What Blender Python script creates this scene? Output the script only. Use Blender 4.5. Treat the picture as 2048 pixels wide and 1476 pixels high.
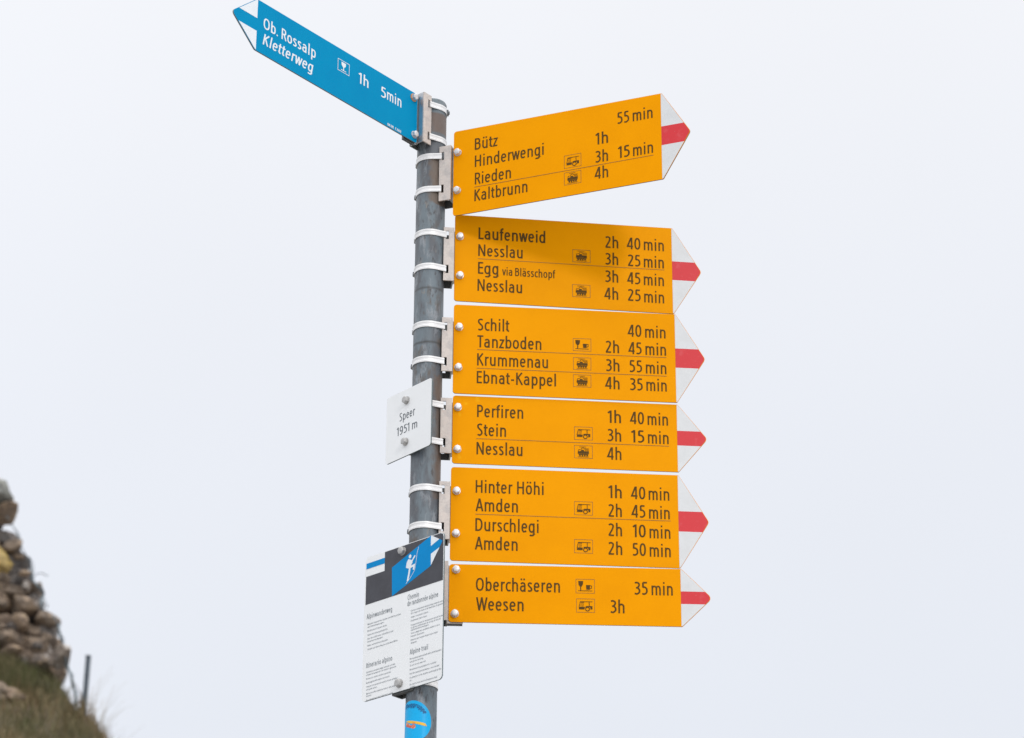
import bpy, bmesh, math, random
from mathutils import Vector, Matrix, noise
# ------------------------------------------------------------------ camera, sky, sun, exposure
sc = bpy.context.scene
for o in list(bpy.data.objects): bpy.data.objects.remove(o)
C = sc.collection
DATA= {'y1': {'az': -0.3679, 'zt': 0.64, 'u0': 0.0545, 'n': 0.0114, 'h': 0.1974, 'text': [('Bütz', 0.1015, 0.5879, 0.152, 0.027), ('Hinderwengi', 0.102, 0.5476, 0.2533, 0.027), ('Rieden', 0.1024, 0.5067, 0.1819, 0.027), ('Kaltbrunn', 0.1019, 0.4678, 0.218, 0.027), ('55', 0.4123, 0.587, 0.4379, 0.027), ('min', 0.4455, 0.5867, 0.4879, 0.027), ('1h', 0.3655, 0.5481, 0.3923, 0.027), ('3h', 0.3643, 0.5065, 0.3918, 0.027), ('15', 0.4134, 0.5077, 0.4381, 0.027), ('min', 0.4451, 0.5063, 0.4875, 0.027), ('4h', 0.3635, 0.4691, 0.3917, 0.027)], 'pic': [('bus', 0.2975, 0.5359, 0.3343, 0.5061), ('train', 0.2974, 0.4964, 0.334, 0.4675)], 'line': [[0.1016, 0.5005, 0.4884, 0.501]], 'bolt': [[0.0646, 0.5885], [0.0644, 0.4997]], 'br': [0.6049, 0.4778, 0.0406], 'st': [0.582, 0.5055, 0.0365]}, 'y2': {'az': 0.122, 'zt': 0.4606, 'u0': 0.0505, 'n': 0.0087, 'h': 0.1974, 'text': [('Laufenweid', 0.0994, 0.4073, 0.2376, 0.027), ('Nesslau', 0.099, 0.3685, 0.1908, 0.027), ('Egg', 0.0989, 0.3278, 0.1407, 0.027), ('via Blässchopf', 0.149, 0.3274, 0.2581, 0.0185), ('Nesslau', 0.0982, 0.2887, 0.1899, 0.027), ('2h', 0.3624, 0.4057, 0.3898, 0.027), ('40', 0.4083, 0.4057, 0.4362, 0.027), ('min', 0.4434, 0.4055, 0.4854, 0.027), ('3h', 0.362, 0.3667, 0.3893, 0.027), ('25', 0.4091, 0.3664, 0.4356, 0.027), ('min', 0.4428, 0.3657, 0.4847, 0.027), ('3h', 0.3613, 0.3264, 0.3889, 0.027), ('45', 0.4081, 0.3254, 0.435, 0.027), ('min', 0.4422, 0.3247, 0.4841, 0.027), ('4h', 0.3603, 0.2869, 0.3884, 0.027), ('25', 0.4081, 0.2867, 0.435, 0.027), ('min', 0.4423, 0.2852, 0.4838, 0.027)], 'pic': [('train', 0.2943, 0.3972, 0.3314, 0.368), ('train', 0.2934, 0.3168, 0.3308, 0.2882)], 'line': [[0.0986, 0.363, 0.4854, 0.3612]], 'bolt': [[0.061, 0.4098], [0.0619, 0.3207]], 'br': [0.4238, 0.3024, 0.0349], 'st': [0.4062, 0.3282, 0.031]}, 'y3': {'az': 0.0885, 'zt': 0.2539, 'u0': 0.0508, 'n': 0.0082, 'h': 0.1974, 'text': [('Schilt', 0.0996, 0.1978, 0.164, 0.027), ('Tanzboden', 0.0992, 0.1602, 0.2291, 0.027), ('Krummenau', 0.0991, 0.1199, 0.2425, 0.027), ('Ebnat-Kappel', 0.0987, 0.0806, 0.2586, 0.027), ('40', 0.4059, 0.1991, 0.4334, 0.027), ('min', 0.441, 0.1982, 0.4829, 0.027), ('2h', 0.3595, 0.1605, 0.3872, 0.027), ('45', 0.4069, 0.1599, 0.4333, 0.027), ('min', 0.4411, 0.1595, 0.4832, 0.027), ('3h', 0.3597, 0.1194, 0.3876, 0.027), ('55', 0.4077, 0.1195, 0.4336, 0.027), ('min', 0.4413, 0.1181, 0.4832, 0.027), ('4h', 0.3587, 0.0799, 0.3874, 0.027), ('35', 0.408, 0.0794, 0.4343, 0.027), ('min', 0.4417, 0.0796, 0.4832, 0.027)], 'pic': [('cup', 0.2933, 0.19, 0.3304, 0.1617), ('train', 0.2936, 0.1474, 0.3301, 0.1197), ('train', 0.2934, 0.1092, 0.3298, 0.0815)], 'line': [[0.0987, 0.1554, 0.4839, 0.1551], [0.0983, 0.1142, 0.4837, 0.1133]], 'bolt': [[0.0622, 0.2031], [0.0613, 0.1133]], 'br': [0.2181, 0.0991, 0.0353], 'st': [0.1977, 0.1199, 0.0315]}, 'y4': {'az': 0.0868, 'zt': 0.0533, 'u0': 0.0515, 'n': 0.0041, 'h': 0.147, 'text': [('Perfiren', 0.1005, 0.0082, 0.193, 0.027), ('Stein', 0.1006, -0.0326, 0.1587, 0.027), ('Nesslau', 0.1, -0.0729, 0.1918, 0.027), ('1h', 0.3631, 0.0073, 0.3898, 0.027), ('40', 0.4086, 0.0067, 0.4363, 0.027), ('min', 0.4435, 0.006, 0.4848, 0.027), ('3h', 0.3619, -0.033, 0.3898, 0.027), ('15', 0.41, -0.0335, 0.4363, 0.027), ('min', 0.4436, -0.0343, 0.4854, 0.027), ('4h', 0.3616, -0.073, 0.3898, 0.027)], 'pic': [('bus', 0.2954, -0.0039, 0.3323, -0.0325), ('train', 0.2952, -0.0444, 0.332, -0.0725)], 'line': [[0.0996, -0.0384, 0.4862, -0.0391]], 'bolt': [[0.0619, 0.0272], [0.0618, -0.0637]], 'br': [0.0398, -0.0793, 0.0368], 'st': [0.0232, -0.0569, 0.0331]}, 'y5': {'az': 0.08, 'zt': -0.1013, 'u0': 0.0503, 'n': 0.002, 'h': 0.1974, 'text': [('Hinter Höhi', 0.0993, -0.1544, 0.234, 0.027), ('Amden', 0.0999, -0.1936, 0.1832, 0.027), ('Durschlegi', 0.0995, -0.2353, 0.2241, 0.027), ('Amden', 0.0994, -0.2744, 0.183, 0.027), ('1h', 0.3629, -0.1555, 0.3894, 0.027), ('40', 0.4083, -0.1559, 0.4364, 0.027), ('min', 0.443, -0.1567, 0.4843, 0.027), ('2h', 0.362, -0.1954, 0.3891, 0.027), ('45', 0.4088, -0.1953, 0.4358, 0.027), ('min', 0.4432, -0.1965, 0.4844, 0.027), ('2h', 0.3616, -0.2362, 0.389, 0.027), ('10', 0.4103, -0.2368, 0.436, 0.027), ('min', 0.4435, -0.2378, 0.4849, 0.027), ('2h', 0.3612, -0.2755, 0.389, 0.027), ('50', 0.409, -0.276, 0.4358, 0.027), ('min', 0.4432, -0.2767, 0.4849, 0.027)], 'pic': [('bus', 0.2947, -0.1651, 0.3314, -0.194), ('bus', 0.2943, -0.2455, 0.331, -0.2744)], 'line': [[0.0992, -0.1992, 0.4861, -0.2008]], 'bolt': [[0.0618, -0.1525], [0.0616, -0.2423]], 'br': [-0.1404, -0.2616, 0.0395], 'st': [-0.1575, -0.2366, 0.0349]}, 'y6': {'az': 0.0456, 'zt': -0.307, 'u0': 0.0497, 'n': 0.0018, 'h': 0.1192, 'text': [('Oberchäseren', 0.1017, -0.3614, 0.2653, 0.027), ('Weesen', 0.1029, -0.4016, 0.1947, 0.027), ('35', 0.4098, -0.3624, 0.4364, 0.027), ('min', 0.4439, -0.3627, 0.4853, 0.027), ('3h', 0.3627, -0.4014, 0.3907, 0.027)], 'pic': [('cup', 0.2961, -0.3324, 0.333, -0.3618), ('bus', 0.2968, -0.3729, 0.333, -0.4013)], 'line': [], 'bolt': [[0.063, -0.3187], [0.0614, -0.4096]], 'br': [-0.3079, -0.4292, 0.0435], 'st': [-0.3267, -0.4038, 0.037]}, 'b': {'az': 7.1614, 'zt': 0.7203, 'u0': 0.0536, 'n': 0.0054, 'h': 0.1157, 'text': [('Ob. Rossalp', -0.5116, 0.6629, -0.3618, 0.025), ('Kletterweg', -0.5117, 0.6266, -0.3671, 0.025), ('1h', -0.2346, 0.6667, -0.2046, 0.025), ('5', -0.1668, 0.665, -0.1513, 0.025), ('min', -0.1478, 0.6664, -0.1034, 0.025), ('04.08  F.603', -0.1441, 0.6071, -0.1026, 0.006)], 'pic': [('glass', -0.2971, 0.6956, -0.2623, 0.6684)], 'line': [], 'bolt': [[-0.0663, 0.7074], [-0.0627, 0.6207]], 'br': [0.7234, 0.6066, -0.0389], 'st': [0.7018, 0.6255, -0.0335]}, 'sp': {'az': -0.8444, 'zt': 0.0617, 'u0': -0.0119, 'n': 0.0366, 'w': 0.139, 'h': 0.1449, 'text': [('Speer', -0.0402, -0.0031, 0.0078, 0.0185), ('1951 m', -0.0478, -0.0326, 0.0156, 0.0185)], 'pic': [], 'line': [], 'bolt': [[-0.0183, 0.0368], [-0.0189, -0.0531]]}, 'in': {'az': -0.745, 'zt': -0.2737, 'u0': -0.018, 'n': 0.0367, 'w': 0.2143, 'h': 0.2973, 'text': [('Alpinwanderweg', -0.1171, -0.4037, -0.0476, 0.0105), ('Chemin', -0.0056, -0.391, 0.0245, 0.0105), ('de randonnée alpine', -0.0062, -0.4037, 0.076, 0.0105), ('Itinerario alpino', -0.1149, -0.5042, -0.0442, 0.0105), ('Alpine trail', 0.0031, -0.5039, 0.0512, 0.0105), ('Weg mit exponierten Stellen und Kletterstellen', -0.1144, -0.4163, -0.0236, 0.0034), ('und Gletscherpassagen', -0.1142, -0.4221, -0.0698, 0.0034), ('Benützung auf eigenes Risiko', -0.1139, -0.4301, -0.0614, 0.0034), ('Alpine Ausrüstung erforderlich', -0.1136, -0.4384, -0.059, 0.0034), ('Nur für erfahrene, trittsichere und', -0.1133, -0.4462, -0.0431, 0.0034), ('bergerfahrene Wanderer', -0.1131, -0.4523, -0.0709, 0.0034), ('Wetter und Verhältnisse beachten', -0.1128, -0.4605, -0.0577, 0.0034), ('Verzicht auf diesen Weg bei schlechtem Wetter', -0.1125, -0.4683, -0.0301, 0.0034), ('Chemin comportant des passages exposés avec', 0.0035, -0.4168, 0.0893, 0.0034), ('des risques de chute et de traversées de glaciers', 0.0036, -0.4223, 0.0899, 0.0034), ('Usage à vos propres risques', 0.0038, -0.4298, 0.0507, 0.0034), ('Équipement alpin requis', 0.004, -0.4371, 0.0469, 0.0034), ('Uniquement pour les randonneurs qui ont le pied', 0.0043, -0.4461, 0.0899, 0.0034), ('sûr, qui ne souffrent pas de vertige et ont une', 0.0044, -0.4513, 0.084, 0.0034), ('expérience de la montagne', 0.0045, -0.4562, 0.0521, 0.0034), ('Tenir compte des conditions météo et de la', 0.0047, -0.4629, 0.0811, 0.0034), ('longueur du parcours', 0.0049, -0.4689, 0.0406, 0.0034), ('Renoncez par mauvais temps et par verglas', 0.0051, -0.4764, 0.0767, 0.0034), ('dangereux', 0.0052, -0.4825, 0.0209, 0.0034), ('Sentiero con passaggi esposti e tratti', -0.1146, -0.5147, -0.0359, 0.0034), ('e brevi arrampicate su roccia e ghiaccio', -0.1144, -0.5202, -0.033, 0.0034), ('Percorso a vostro rischio e pericolo', -0.1141, -0.5281, -0.047, 0.0034), ('Equipaggiamento alpino necessario', -0.1138, -0.536, -0.0505, 0.0034), ('Solo per escursionisti esperti, senza vertigini', -0.1135, -0.5441, -0.0289, 0.0034), ('e di piede sicuro', -0.1133, -0.5502, -0.0844, 0.0034), ('Attenzione alle condizioni meteo e alla lunghezza', -0.113, -0.5583, -0.026, 0.0034), ('del percorso', -0.1128, -0.5633, -0.0987, 0.0034), ('Non avventurarsi con maltempo in arrivo', -0.1125, -0.5714, -0.0403, 0.0034), ('Demanding exposed path with climbing parts', 0.0032, -0.5143, 0.0871, 0.0034), ('and glacier crossings', 0.0034, -0.5202, 0.0397, 0.0034), ('To use at your own risk', 0.0036, -0.5276, 0.0457, 0.0034), ('Mountaineering equipment is essential', 0.0038, -0.536, 0.0736, 0.0034), ('Only for experienced hikers, sure footed', 0.004, -0.5442, 0.0815, 0.0034), ('Pay attention to the weather and length of the', 0.0042, -0.5521, 0.0869, 0.0034), ('tour', 0.0044, -0.5575, 0.0091, 0.0034), ('Be ready to turn back in dangerous bad', 0.0046, -0.5659, 0.0763, 0.0034), ('conditions', 0.0048, -0.5714, 0.0195, 0.0034)], 'pic': [], 'line': [], 'bolt': [[-0.0215, -0.286], [-0.0226, -0.5556]]}}
CAM_POS= [0.16403, -5.19535, -2.29578]
CAM_ROT= [[0.999985, -0.00544, -0.000993], [-0.003188, -0.420482, -0.907295], [0.004518, 0.907285, -0.420493]]
DIM= {'H4': 0.1974, 'H3': 0.147, 'H2': 0.1192, 'L': 0.4514, 'T': 0.0592, 'Hb': 0.1157, 'Lb': 0.4764, 'Tb': 0.0663}
BLUEW= {'w1': [[-0.5784, 0.6779], [-0.5288, 0.6763]], 'w2': [[-0.5783, 0.6474], [-0.5283, 0.6484], [-0.5292, 0.6058]]}
INFO= {'flag': [[-0.1244, -0.3143], [-0.0709, -0.3146], [-0.0727, -0.2596], [-0.1266, -0.2561]], 'blue_stripe': [[-0.1255, -0.2867], [-0.0715, -0.2864], [-0.0711, -0.2981], [-0.125, -0.2985]], 'dark': [[-0.126, -0.3729], [0.0866, -0.3727], [0.086, -0.27], [-0.1299, -0.2658]], 'arrow': [[-0.0505, -0.3128], [0.0538, -0.2734], [0.0859, -0.2916], [0.0552, -0.3357], [-0.0486, -0.3727]], 'w1': [[0.0546, -0.2727], [0.0772, -0.2863], [0.0547, -0.2951]], 'w2': [[0.0781, -0.3034], [0.0551, -0.3113], [0.0556, -0.3348]], 'head': [[-0.001, -0.3023]], 'torso': [[-0.0057, -0.3067], [0.0044, -0.311], [0.006, -0.3164], [0.0029, -0.3201], [0.0026, -0.3257], [-0.0047, -0.3266], [-0.0117, -0.3231], [-0.0102, -0.3134]], 'arm': [[0.003, -0.3146], [0.0127, -0.3034]], 'leg1': [[-0.0008, -0.3248], [-0.003, -0.3366], [-0.0066, -0.3518]], 'leg2': [[0.0004, -0.3245], [0.0103, -0.3231], [0.0091, -0.3323]], 'rope': [[0.0221, -0.2883], [0.018, -0.2993], [0.0162, -0.3123], [0.0143, -0.323], [0.0126, -0.3327], [0.0038, -0.3439], [-0.0062, -0.3525], [-0.0108, -0.3561]]}
STK= {'wing': [[-2.6678, -0.6322], [-2.4184, -0.6325], [-1.9032, -0.6359], [-1.3587, -0.6396], [-1.2581, -0.6407], [-1.1524, -0.6453], [-1.3554, -0.6452], [-1.7478, -0.6419], [-2.1777, -0.6396], [-2.5392, -0.6348]], 'body': [[-2.695, -0.6335], [-2.4127, -0.6381], [-2.1747, -0.6435], [-2.0056, -0.6412], [-1.898, -0.6439], [-1.857, -0.6478], [-1.9993, -0.6503], [-2.2982, -0.647], [-2.6811, -0.6421]], 'top': [-1.9873, -0.5937], 'right': [-0.9043, -0.6338], 'txt': [[-2.4076, -0.6055], [-1.265, -0.6291]]}
HILL= [(-2.1081, 1.8465), (-1.9721, 1.8237), (-1.8801, 1.789), (-1.829, 1.7612), (-1.7708, 1.6613), (-1.7136, 1.6384), (-1.6658, 1.5877), (-1.6237, 1.521), (-1.5554, 1.4204)]
STONES= [[-2.1924, 2.7131, 0.094, 0.0809, 0], [-2.1679, 2.6659, 0.0893, 0.0666, 0], [-2.1585, 2.6063, 0.1081, 0.0666, 1], [-2.2435, 2.5761, 0.1175, 0.119, 3], [-2.1606, 2.4877, 0.1316, 0.0904, 3], [-2.1071, 2.4193, 0.0893, 0.0666, 2], [-2.1494, 2.3482, 0.0987, 0.119, 4], [-2.0627, 2.378, 0.0799, 0.0904, 3], [-2.0614, 2.3024, 0.0846, 0.1047, 3], [-2.1275, 2.2729, 0.1269, 0.0571, 2], [-1.9988, 2.2276, 0.0846, 0.0619, 2], [-2.0956, 2.215, 0.1739, 0.0571, 2], [-2.0272, 2.1526, 0.1504, 0.0904, 2], [-2.1274, 2.1569, 0.094, 0.0714, 1], [-1.9829, 2.1673, 0.0611, 0.0904, 3], [-1.9639, 2.1554, 0.0329, 0.0476, 5], [-2.0801, 2.1043, 0.235, 0.0333, 3], [-2.1254, 2.0752, 0.0846, 0.0571, 1], [-2.0468, 2.0541, 0.1128, 0.0762, 1], [-1.9174, 2.0788, 0.1081, 0.0857, 2], [-1.9779, 2.1, 0.0705, 0.0381, 3], [-2.1084, 2.0323, 0.1034, 0.0381, 2], [-1.9721, 2.0235, 0.1034, 0.0857, 2], [-1.9105, 1.9833, 0.1081, 0.0714, 2], [-1.9904, 1.9662, 0.1081, 0.0809, 3], [-2.0727, 1.98, 0.188, 0.0809, 2], [-1.9288, 1.8953, 0.1457, 0.1142, 5], [-1.8501, 1.8958, 0.0752, 0.0857, 5], [-1.8732, 1.8413, 0.0846, 0.0619, 1], [-2.0652, 1.9135, 0.1504, 0.0666, 1], [-1.989, 1.8879, 0.094, 0.0714, 2], [-2.2085, 2.4285, 0.094, 0.119, 2], [-2.2011, 2.2822, 0.094, 0.0952, 3], [-2.1941, 2.1132, 0.1175, 0.0952, 2], [-2.2381, 2.6505, 0.094, 0.0952, 2]]  # the long thin dark entry paints a shaded gap between courses
NET= [[[-2.1339, 6.95, 2.569], [-2.1186, 6.95, 2.5494], [-2.0978, 6.95, 2.5175], [-2.0765, 6.95, 2.4784], [-2.0567, 6.95, 2.4295], [-2.0482, 6.95, 2.4076], [-2.02, 6.95, 2.3663]], [[-2.1024, 6.95, 2.5175], [-2.0776, 6.95, 2.4931], [-2.0645, 6.95, 2.4711], [-2.07, 6.95, 2.4539], [-2.0548, 6.95, 2.4344]], [[-2.0132, 6.95, 2.3664], [-1.9978, 6.95, 2.2839], [-1.981, 6.95, 2.2405], [-1.9426, 6.95, 2.2117], [-1.943, 6.95, 2.1564], [-1.9303, 6.95, 2.1061], [-1.902, 6.95, 2.0896], [-1.8732, 6.95, 2.0658], [-1.8601, 6.95, 2.0397], [-1.8484, 6.95, 2.0017], [-1.8308, 6.95, 1.9448], [-1.8189, 6.95, 1.9023], [-1.8064, 6.95, 1.8529], [-1.7854, 6.95, 1.8083], [-1.7705, 6.95, 1.7545], [-1.7579, 6.95, 1.7009], [-1.7506, 6.95, 1.6591]], [[-2.0118, 6.95, 2.2887], [-1.9928, 6.95, 2.2767], [-1.9528, 6.95, 2.289], [-1.9256, 6.95, 2.2892]], [[-1.923, 6.95, 2.1301], [-1.915, 6.95, 2.1446]], [[-1.8754, 6.95, 2.0969], [-1.8817, 6.95, 2.0586]], [[-1.8694, 6.95, 2.0444], [-1.8535, 6.95, 2.0421]], [[-1.859, 6.95, 2.0254], [-1.8441, 6.95, 1.9732], [-1.8266, 6.95, 1.9165]], [[-1.873, 6.95, 2.0634], [-1.8833, 6.95, 2.0491], [-1.8745, 6.95, 2.0205], [-1.8593, 6.95, 1.9968]]]
POST= [[-1.7124, 6.98, 1.9109], [-1.716, 6.98, 1.6481]]
TUFT= [[-1.6282, 6.95, 1.521], [-1.5735, 6.95, 1.7089]]
LOWSTONES= [[-1.9884, 1.5344, 0.07819999999999999, 0.069, 1], [-2.0218, 1.5749, 0.069, 0.0598, 2], [-2.0017, 1.4848, 0.07819999999999999, 0.046, 2], [-1.9551, 1.4402, 0.069, 0.046, 1], [-2.0452, 1.4891, 0.092, 0.11499999999999999, 2]]
RINGZ= [0.2787, 0.1578, 0.6828, 0.6409]
POLETOP= 0.7222

cam = bpy.data.cameras.new('camera'); camo = bpy.data.objects.new('camera', cam); C.objects.link(camo)
Mx = Matrix([[CAM_ROT[i][j] for j in range(3)] for i in range(3)]).to_4x4()
Mx.translation = Vector(CAM_POS)
camo.matrix_world = Mx
cam.sensor_width = 36; cam.lens = 5700/2048*36; cam.clip_start = .1; cam.clip_end = 2000
cam.dof.use_dof = True; cam.dof.focus_distance = 5.75; cam.dof.aperture_fstop = 5.6
sc.camera = camo
SUN_EL = 25; SUN_AZ = math.atan2(-1.0, .45)          # the hazy sun stands behind the camera's right shoulder
w = bpy.data.worlds.new('World'); sc.world = w; w.use_nodes = True
nt = w.node_tree; nt.nodes.clear()
def N(t, k, **kw):
    n = t.nodes.new(k)
    for a, b in kw.items(): setattr(n, a, b)
    return n
wo = N(nt, 'ShaderNodeOutputWorld'); bg = N(nt, 'ShaderNodeBackground'); mx = N(nt, 'ShaderNodeMixShader')
bg2 = N(nt, 'ShaderNodeBackground')
sky = N(nt, 'ShaderNodeTexSky'); sky.sky_type = 'NISHITA'; sky.sun_disc = False
sky.sun_elevation = math.radians(SUN_EL); sky.sun_rotation = math.atan2(.45, -1.0)
bg.inputs[1].default_value = .08
nt.links.new(sky.outputs[0], bg.inputs[0])
tc = N(nt, 'ShaderNodeTexCoord'); sp = N(nt, 'ShaderNodeSeparateXYZ'); rm = N(nt, 'ShaderNodeMapRange')
rm.inputs[1].default_value = -1; rm.inputs[2].default_value = 1
cr = N(nt, 'ShaderNodeValToRGB')
nt.links.new(tc.outputs['Generated'], sp.inputs[0]); nt.links.new(sp.outputs[2], rm.inputs[0]); nt.links.new(rm.outputs[0], cr.inputs[0])
e = cr.color_ramp.elements                              # fog and cloud all round the summit
e[0].position = 0; e[0].color = (.70, .71, .73, 1)
e[1].position = 1; e[1].color = (2.95, 2.95, 2.92, 1)
for p_, c_ in ((.5, (.77, .81, .87, 1)), (.63, (.825, .862, .935, 1)), (.70, (.865, .892, .955, 1)), (.78, (.95, .962, 1.0, 1))):
    q_ = e.new(p_); q_.color = c_
nz = N(nt, 'ShaderNodeTexNoise'); nz.inputs['Scale'].default_value = 2.2; nz.inputs['Detail'].default_value = 3
nt.links.new(tc.outputs['Generated'], nz.inputs[0])
mr = N(nt, 'ShaderNodeMapRange'); mr.inputs[1].default_value = .3; mr.inputs[2].default_value = .7
mr.inputs[3].default_value = .965; mr.inputs[4].default_value = 1.03
nt.links.new(nz.outputs[0], mr.inputs[0])
nt.links.new(cr.outputs[0], bg2.inputs[0]); nt.links.new(mr.outputs[0], bg2.inputs[1])
mx.inputs[0].default_value = .95
nt.links.new(bg.outputs[0], mx.inputs[1]); nt.links.new(bg2.outputs[0], mx.inputs[2]); nt.links.new(mx.outputs[0], wo.inputs[0])
sl = bpy.data.lights.new('sun', 'SUN'); sl.energy = .78; sl.angle = math.radians(9); sl.color = (1, .97, .93)
so = bpy.data.objects.new('sun', sl); C.objects.link(so)
sd = Vector((math.cos(SUN_AZ)*math.cos(math.radians(SUN_EL)), math.sin(SUN_AZ)*math.cos(math.radians(SUN_EL)), math.sin(math.radians(SUN_EL))))
so.rotation_euler = sd.to_track_quat('Z', 'Y').to_euler()
vs = sc.view_settings; vs.view_transform = 'Standard'; vs.look = 'None'; vs.exposure = 0; vs.gamma = 1; vs.use_curve_mapping = False
sc.cycles.max_bounces = 6

# ------------------------------------------------------------------ materials
def mat(name, col, rough=.5, metal=0, var=None, vscale=8, vlo=.45, vhi=.65, bump=0, bscale=60, stretch=None, extra=None, spec=.5):
    m = bpy.data.materials.new(name); m.use_nodes = True; t = m.node_tree; b = t.nodes['Principled BSDF']
    b.inputs['Base Color'].default_value = (*col, 1); b.inputs['Roughness'].default_value = rough; b.inputs['Metallic'].default_value = metal
    b.inputs['Specular IOR Level'].default_value = spec
    tcx = N(t, 'ShaderNodeTexCoord'); mp = N(t, 'ShaderNodeMapping')
    if stretch: mp.inputs['Scale'].default_value = stretch
    t.links.new(tcx.outputs['Object'], mp.inputs[0])
    cur = None
    for k, (vc, sc_, lo, hi) in enumerate(var or []):
        n = N(t, 'ShaderNodeTexNoise'); n.inputs['Scale'].default_value = sc_; n.inputs['Detail'].default_value = 6; n.inputs['Roughness'].default_value = .62
        t.links.new(mp.outputs[0], n.inputs[0])
        r = N(t, 'ShaderNodeMapRange'); r.inputs[1].default_value = lo; r.inputs[2].default_value = hi
        t.links.new(n.outputs[0], r.inputs[0])
        mi = N(t, 'ShaderNodeMix', data_type='RGBA')
        t.links.new(r.outputs[0], mi.inputs[0])
        if cur is None: mi.inputs[6].default_value = (*col, 1)
        else: t.links.new(cur, mi.inputs[6])
        mi.inputs[7].default_value = (*vc, 1); cur = mi.outputs[2]
    if extra: cur = extra(t, mp, cur)
    if cur is not None: t.links.new(cur, b.inputs['Base Color'])
    if bump:
        n = N(t, 'ShaderNodeTexNoise'); n.inputs['Scale'].default_value = bscale; n.inputs['Detail'].default_value = 5
        t.links.new(mp.outputs[0], n.inputs[0])
        bp = N(t, 'ShaderNodeBump'); bp.inputs['Strength'].default_value = bump; bp.inputs['Distance'].default_value = .004
        t.links.new(n.outputs[0], bp.inputs['Height']); t.links.new(bp.outputs[0], b.inputs['Normal'])
    return m
YEL = (.90, .342, .0)
def yellow(name, col, stains=()):
    def ex(t, mp, cur):                                  # pale weathered spots under the bolts
        for (x, z, rx, rz) in stains:
            s = N(t, 'ShaderNodeVectorMath', operation='SUBTRACT'); s.inputs[1].default_value = (x, 0, z); t.links.new(mp.outputs[0], s.inputs[0])
            s2 = N(t, 'ShaderNodeVectorMath', operation='MULTIPLY'); s2.inputs[1].default_value = (1/rx, 0, 1/rz); t.links.new(s.outputs[0], s2.inputs[0])
            l = N(t, 'ShaderNodeVectorMath', operation='LENGTH'); t.links.new(s2.outputs[0], l.inputs[0])
            nz_ = N(t, 'ShaderNodeTexNoise'); nz_.inputs['Scale'].default_value = 160; t.links.new(mp.outputs[0], nz_.inputs[0])
            ad = N(t, 'ShaderNodeMath', operation='MULTIPLY_ADD'); ad.inputs[1].default_value = 1.4; t.links.new(nz_.outputs[0], ad.inputs[0]); t.links.new(l.outputs['Value'], ad.inputs[2])
            r = N(t, 'ShaderNodeMapRange'); r.inputs[1].default_value = 1.75; r.inputs[2].default_value = 1.0; r.inputs[4].default_value = .5; t.links.new(ad.outputs[0], r.inputs[0])
            mi = N(t, 'ShaderNodeMix', data_type='RGBA'); t.links.new(r.outputs[0], mi.inputs[0]); t.links.new(cur, mi.inputs[6]); mi.inputs[7].default_value = (.95, .47, .01, 1); cur = mi.outputs[2]
        return cur
    return mat(name, col, .42, 0, [((col[0]*.95, col[1]*.93, col[2]), 9, .4, .7), ((col[0]*.9, col[1]*.88, .0), 130, .66, .8)], bump=.02, bscale=25, extra=ex, spec=.03)
M_YEL = yellow('yellow_enamel', YEL)
M_BLUE = mat('blue_enamel', (.0, .272, .52), .4, 0, [((.0, .25, .5), 12, .4, .7)], bump=.02, bscale=30, spec=.03)
M_WHITE = mat('white_enamel', (.86, .87, .88), .42, 0, [((.83, .84, .85), 14, .45, .7), ((.55, .55, .53), 90, .68, .8)], bump=.015, bscale=30, spec=.35)
M_TIP = mat('tip_white', (.69, .70, .71), .45, 0, [((.64, .645, .65), 20, .45, .7)], spec=.35)
M_RED = mat('red_film', (.66, .042, .052), .45, 0, [((.68, .08, .09), 60, .55, .7), ((.78, .3, .3), 150, .68, .78)], spec=.2)
M_INK = mat('dark_ink', (.095, .050, .009), .6, 0, [((.12, .062, .012), 60, .45, .7)], spec=.12)
M_BODY = mat('pale_body_ink', (.20, .225, .25), .55, 0, [((.26, .285, .31), 60, .45, .7)])
M_EDGE = mat('brown_panel_edge', (.20, .12, .05), .7, 0, [((.12, .075, .04), 60, .45, .7)])  # brown tone for the narrow side faces of the yellow plates
M_EDGE2 = mat('grey_panel_edge', (.13, .17, .18), .6, 0, [((.2, .24, .25), 60, .45, .7)])
M_DKG = mat('shaded_steel', (.10, .105, .105), .6, .2, [((.16, .15, .14), 60, .45, .7)])  # bracket steel darkened: shade inside the channels put into the colour
M_INK2 = mat('grey_ink', (.085, .10, .115), .55, 0, [((.11, .13, .15), 60, .45, .7)])
M_FINE = mat('fine_line_ink', (.22, .10, .012), .55, 0, [((.16, .075, .01), 60, .45, .7)])
M_WINK = mat('white_ink', (.80, .84, .88), .45, 0, [((.76, .8, .85), 60, .45, .7)], spec=.3)
M_DARK = mat('dark_print', (.052, .052, .062), .42, 0, [((.065, .066, .078), 30, .4, .7), ((.1, .1, .11), 150, .66, .8)], spec=.35)
M_PBLUE = mat('blue_print', (.0, .25, .60), .42, 0, [((.0, .235, .56), 30, .4, .7)], spec=.1)
M_SIDE = mat('bright_zinc_side', (.55, .56, .58), .34, .85, [((.45, .46, .48), 60, .45, .7)], bump=.05, bscale=120)
M_BACK = mat('aluminium_back', (.42, .43, .44), .45, .7, [((.34, .35, .36), 20, .45, .7)])
M_BRK = mat('galvanised_bracket', (.64, .56, .51), .6, .1, [((.48, .44, .42), 45, .4, .65), ((.66, .60, .55), 160, .5, .7), ((.40, .30, .24), 35, .64, .78)], bump=.1, bscale=300)
M_STRAP = mat('steel_strap', (.84, .83, .83), .42, .12, [((.70, .69, .69), 40, .45, .7)], bump=.05, bscale=200)
M_BOLT = mat('bolt_steel', (.74, .72, .72), .38, .4, [((.58, .56, .56), 120, .45, .7)])
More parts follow.
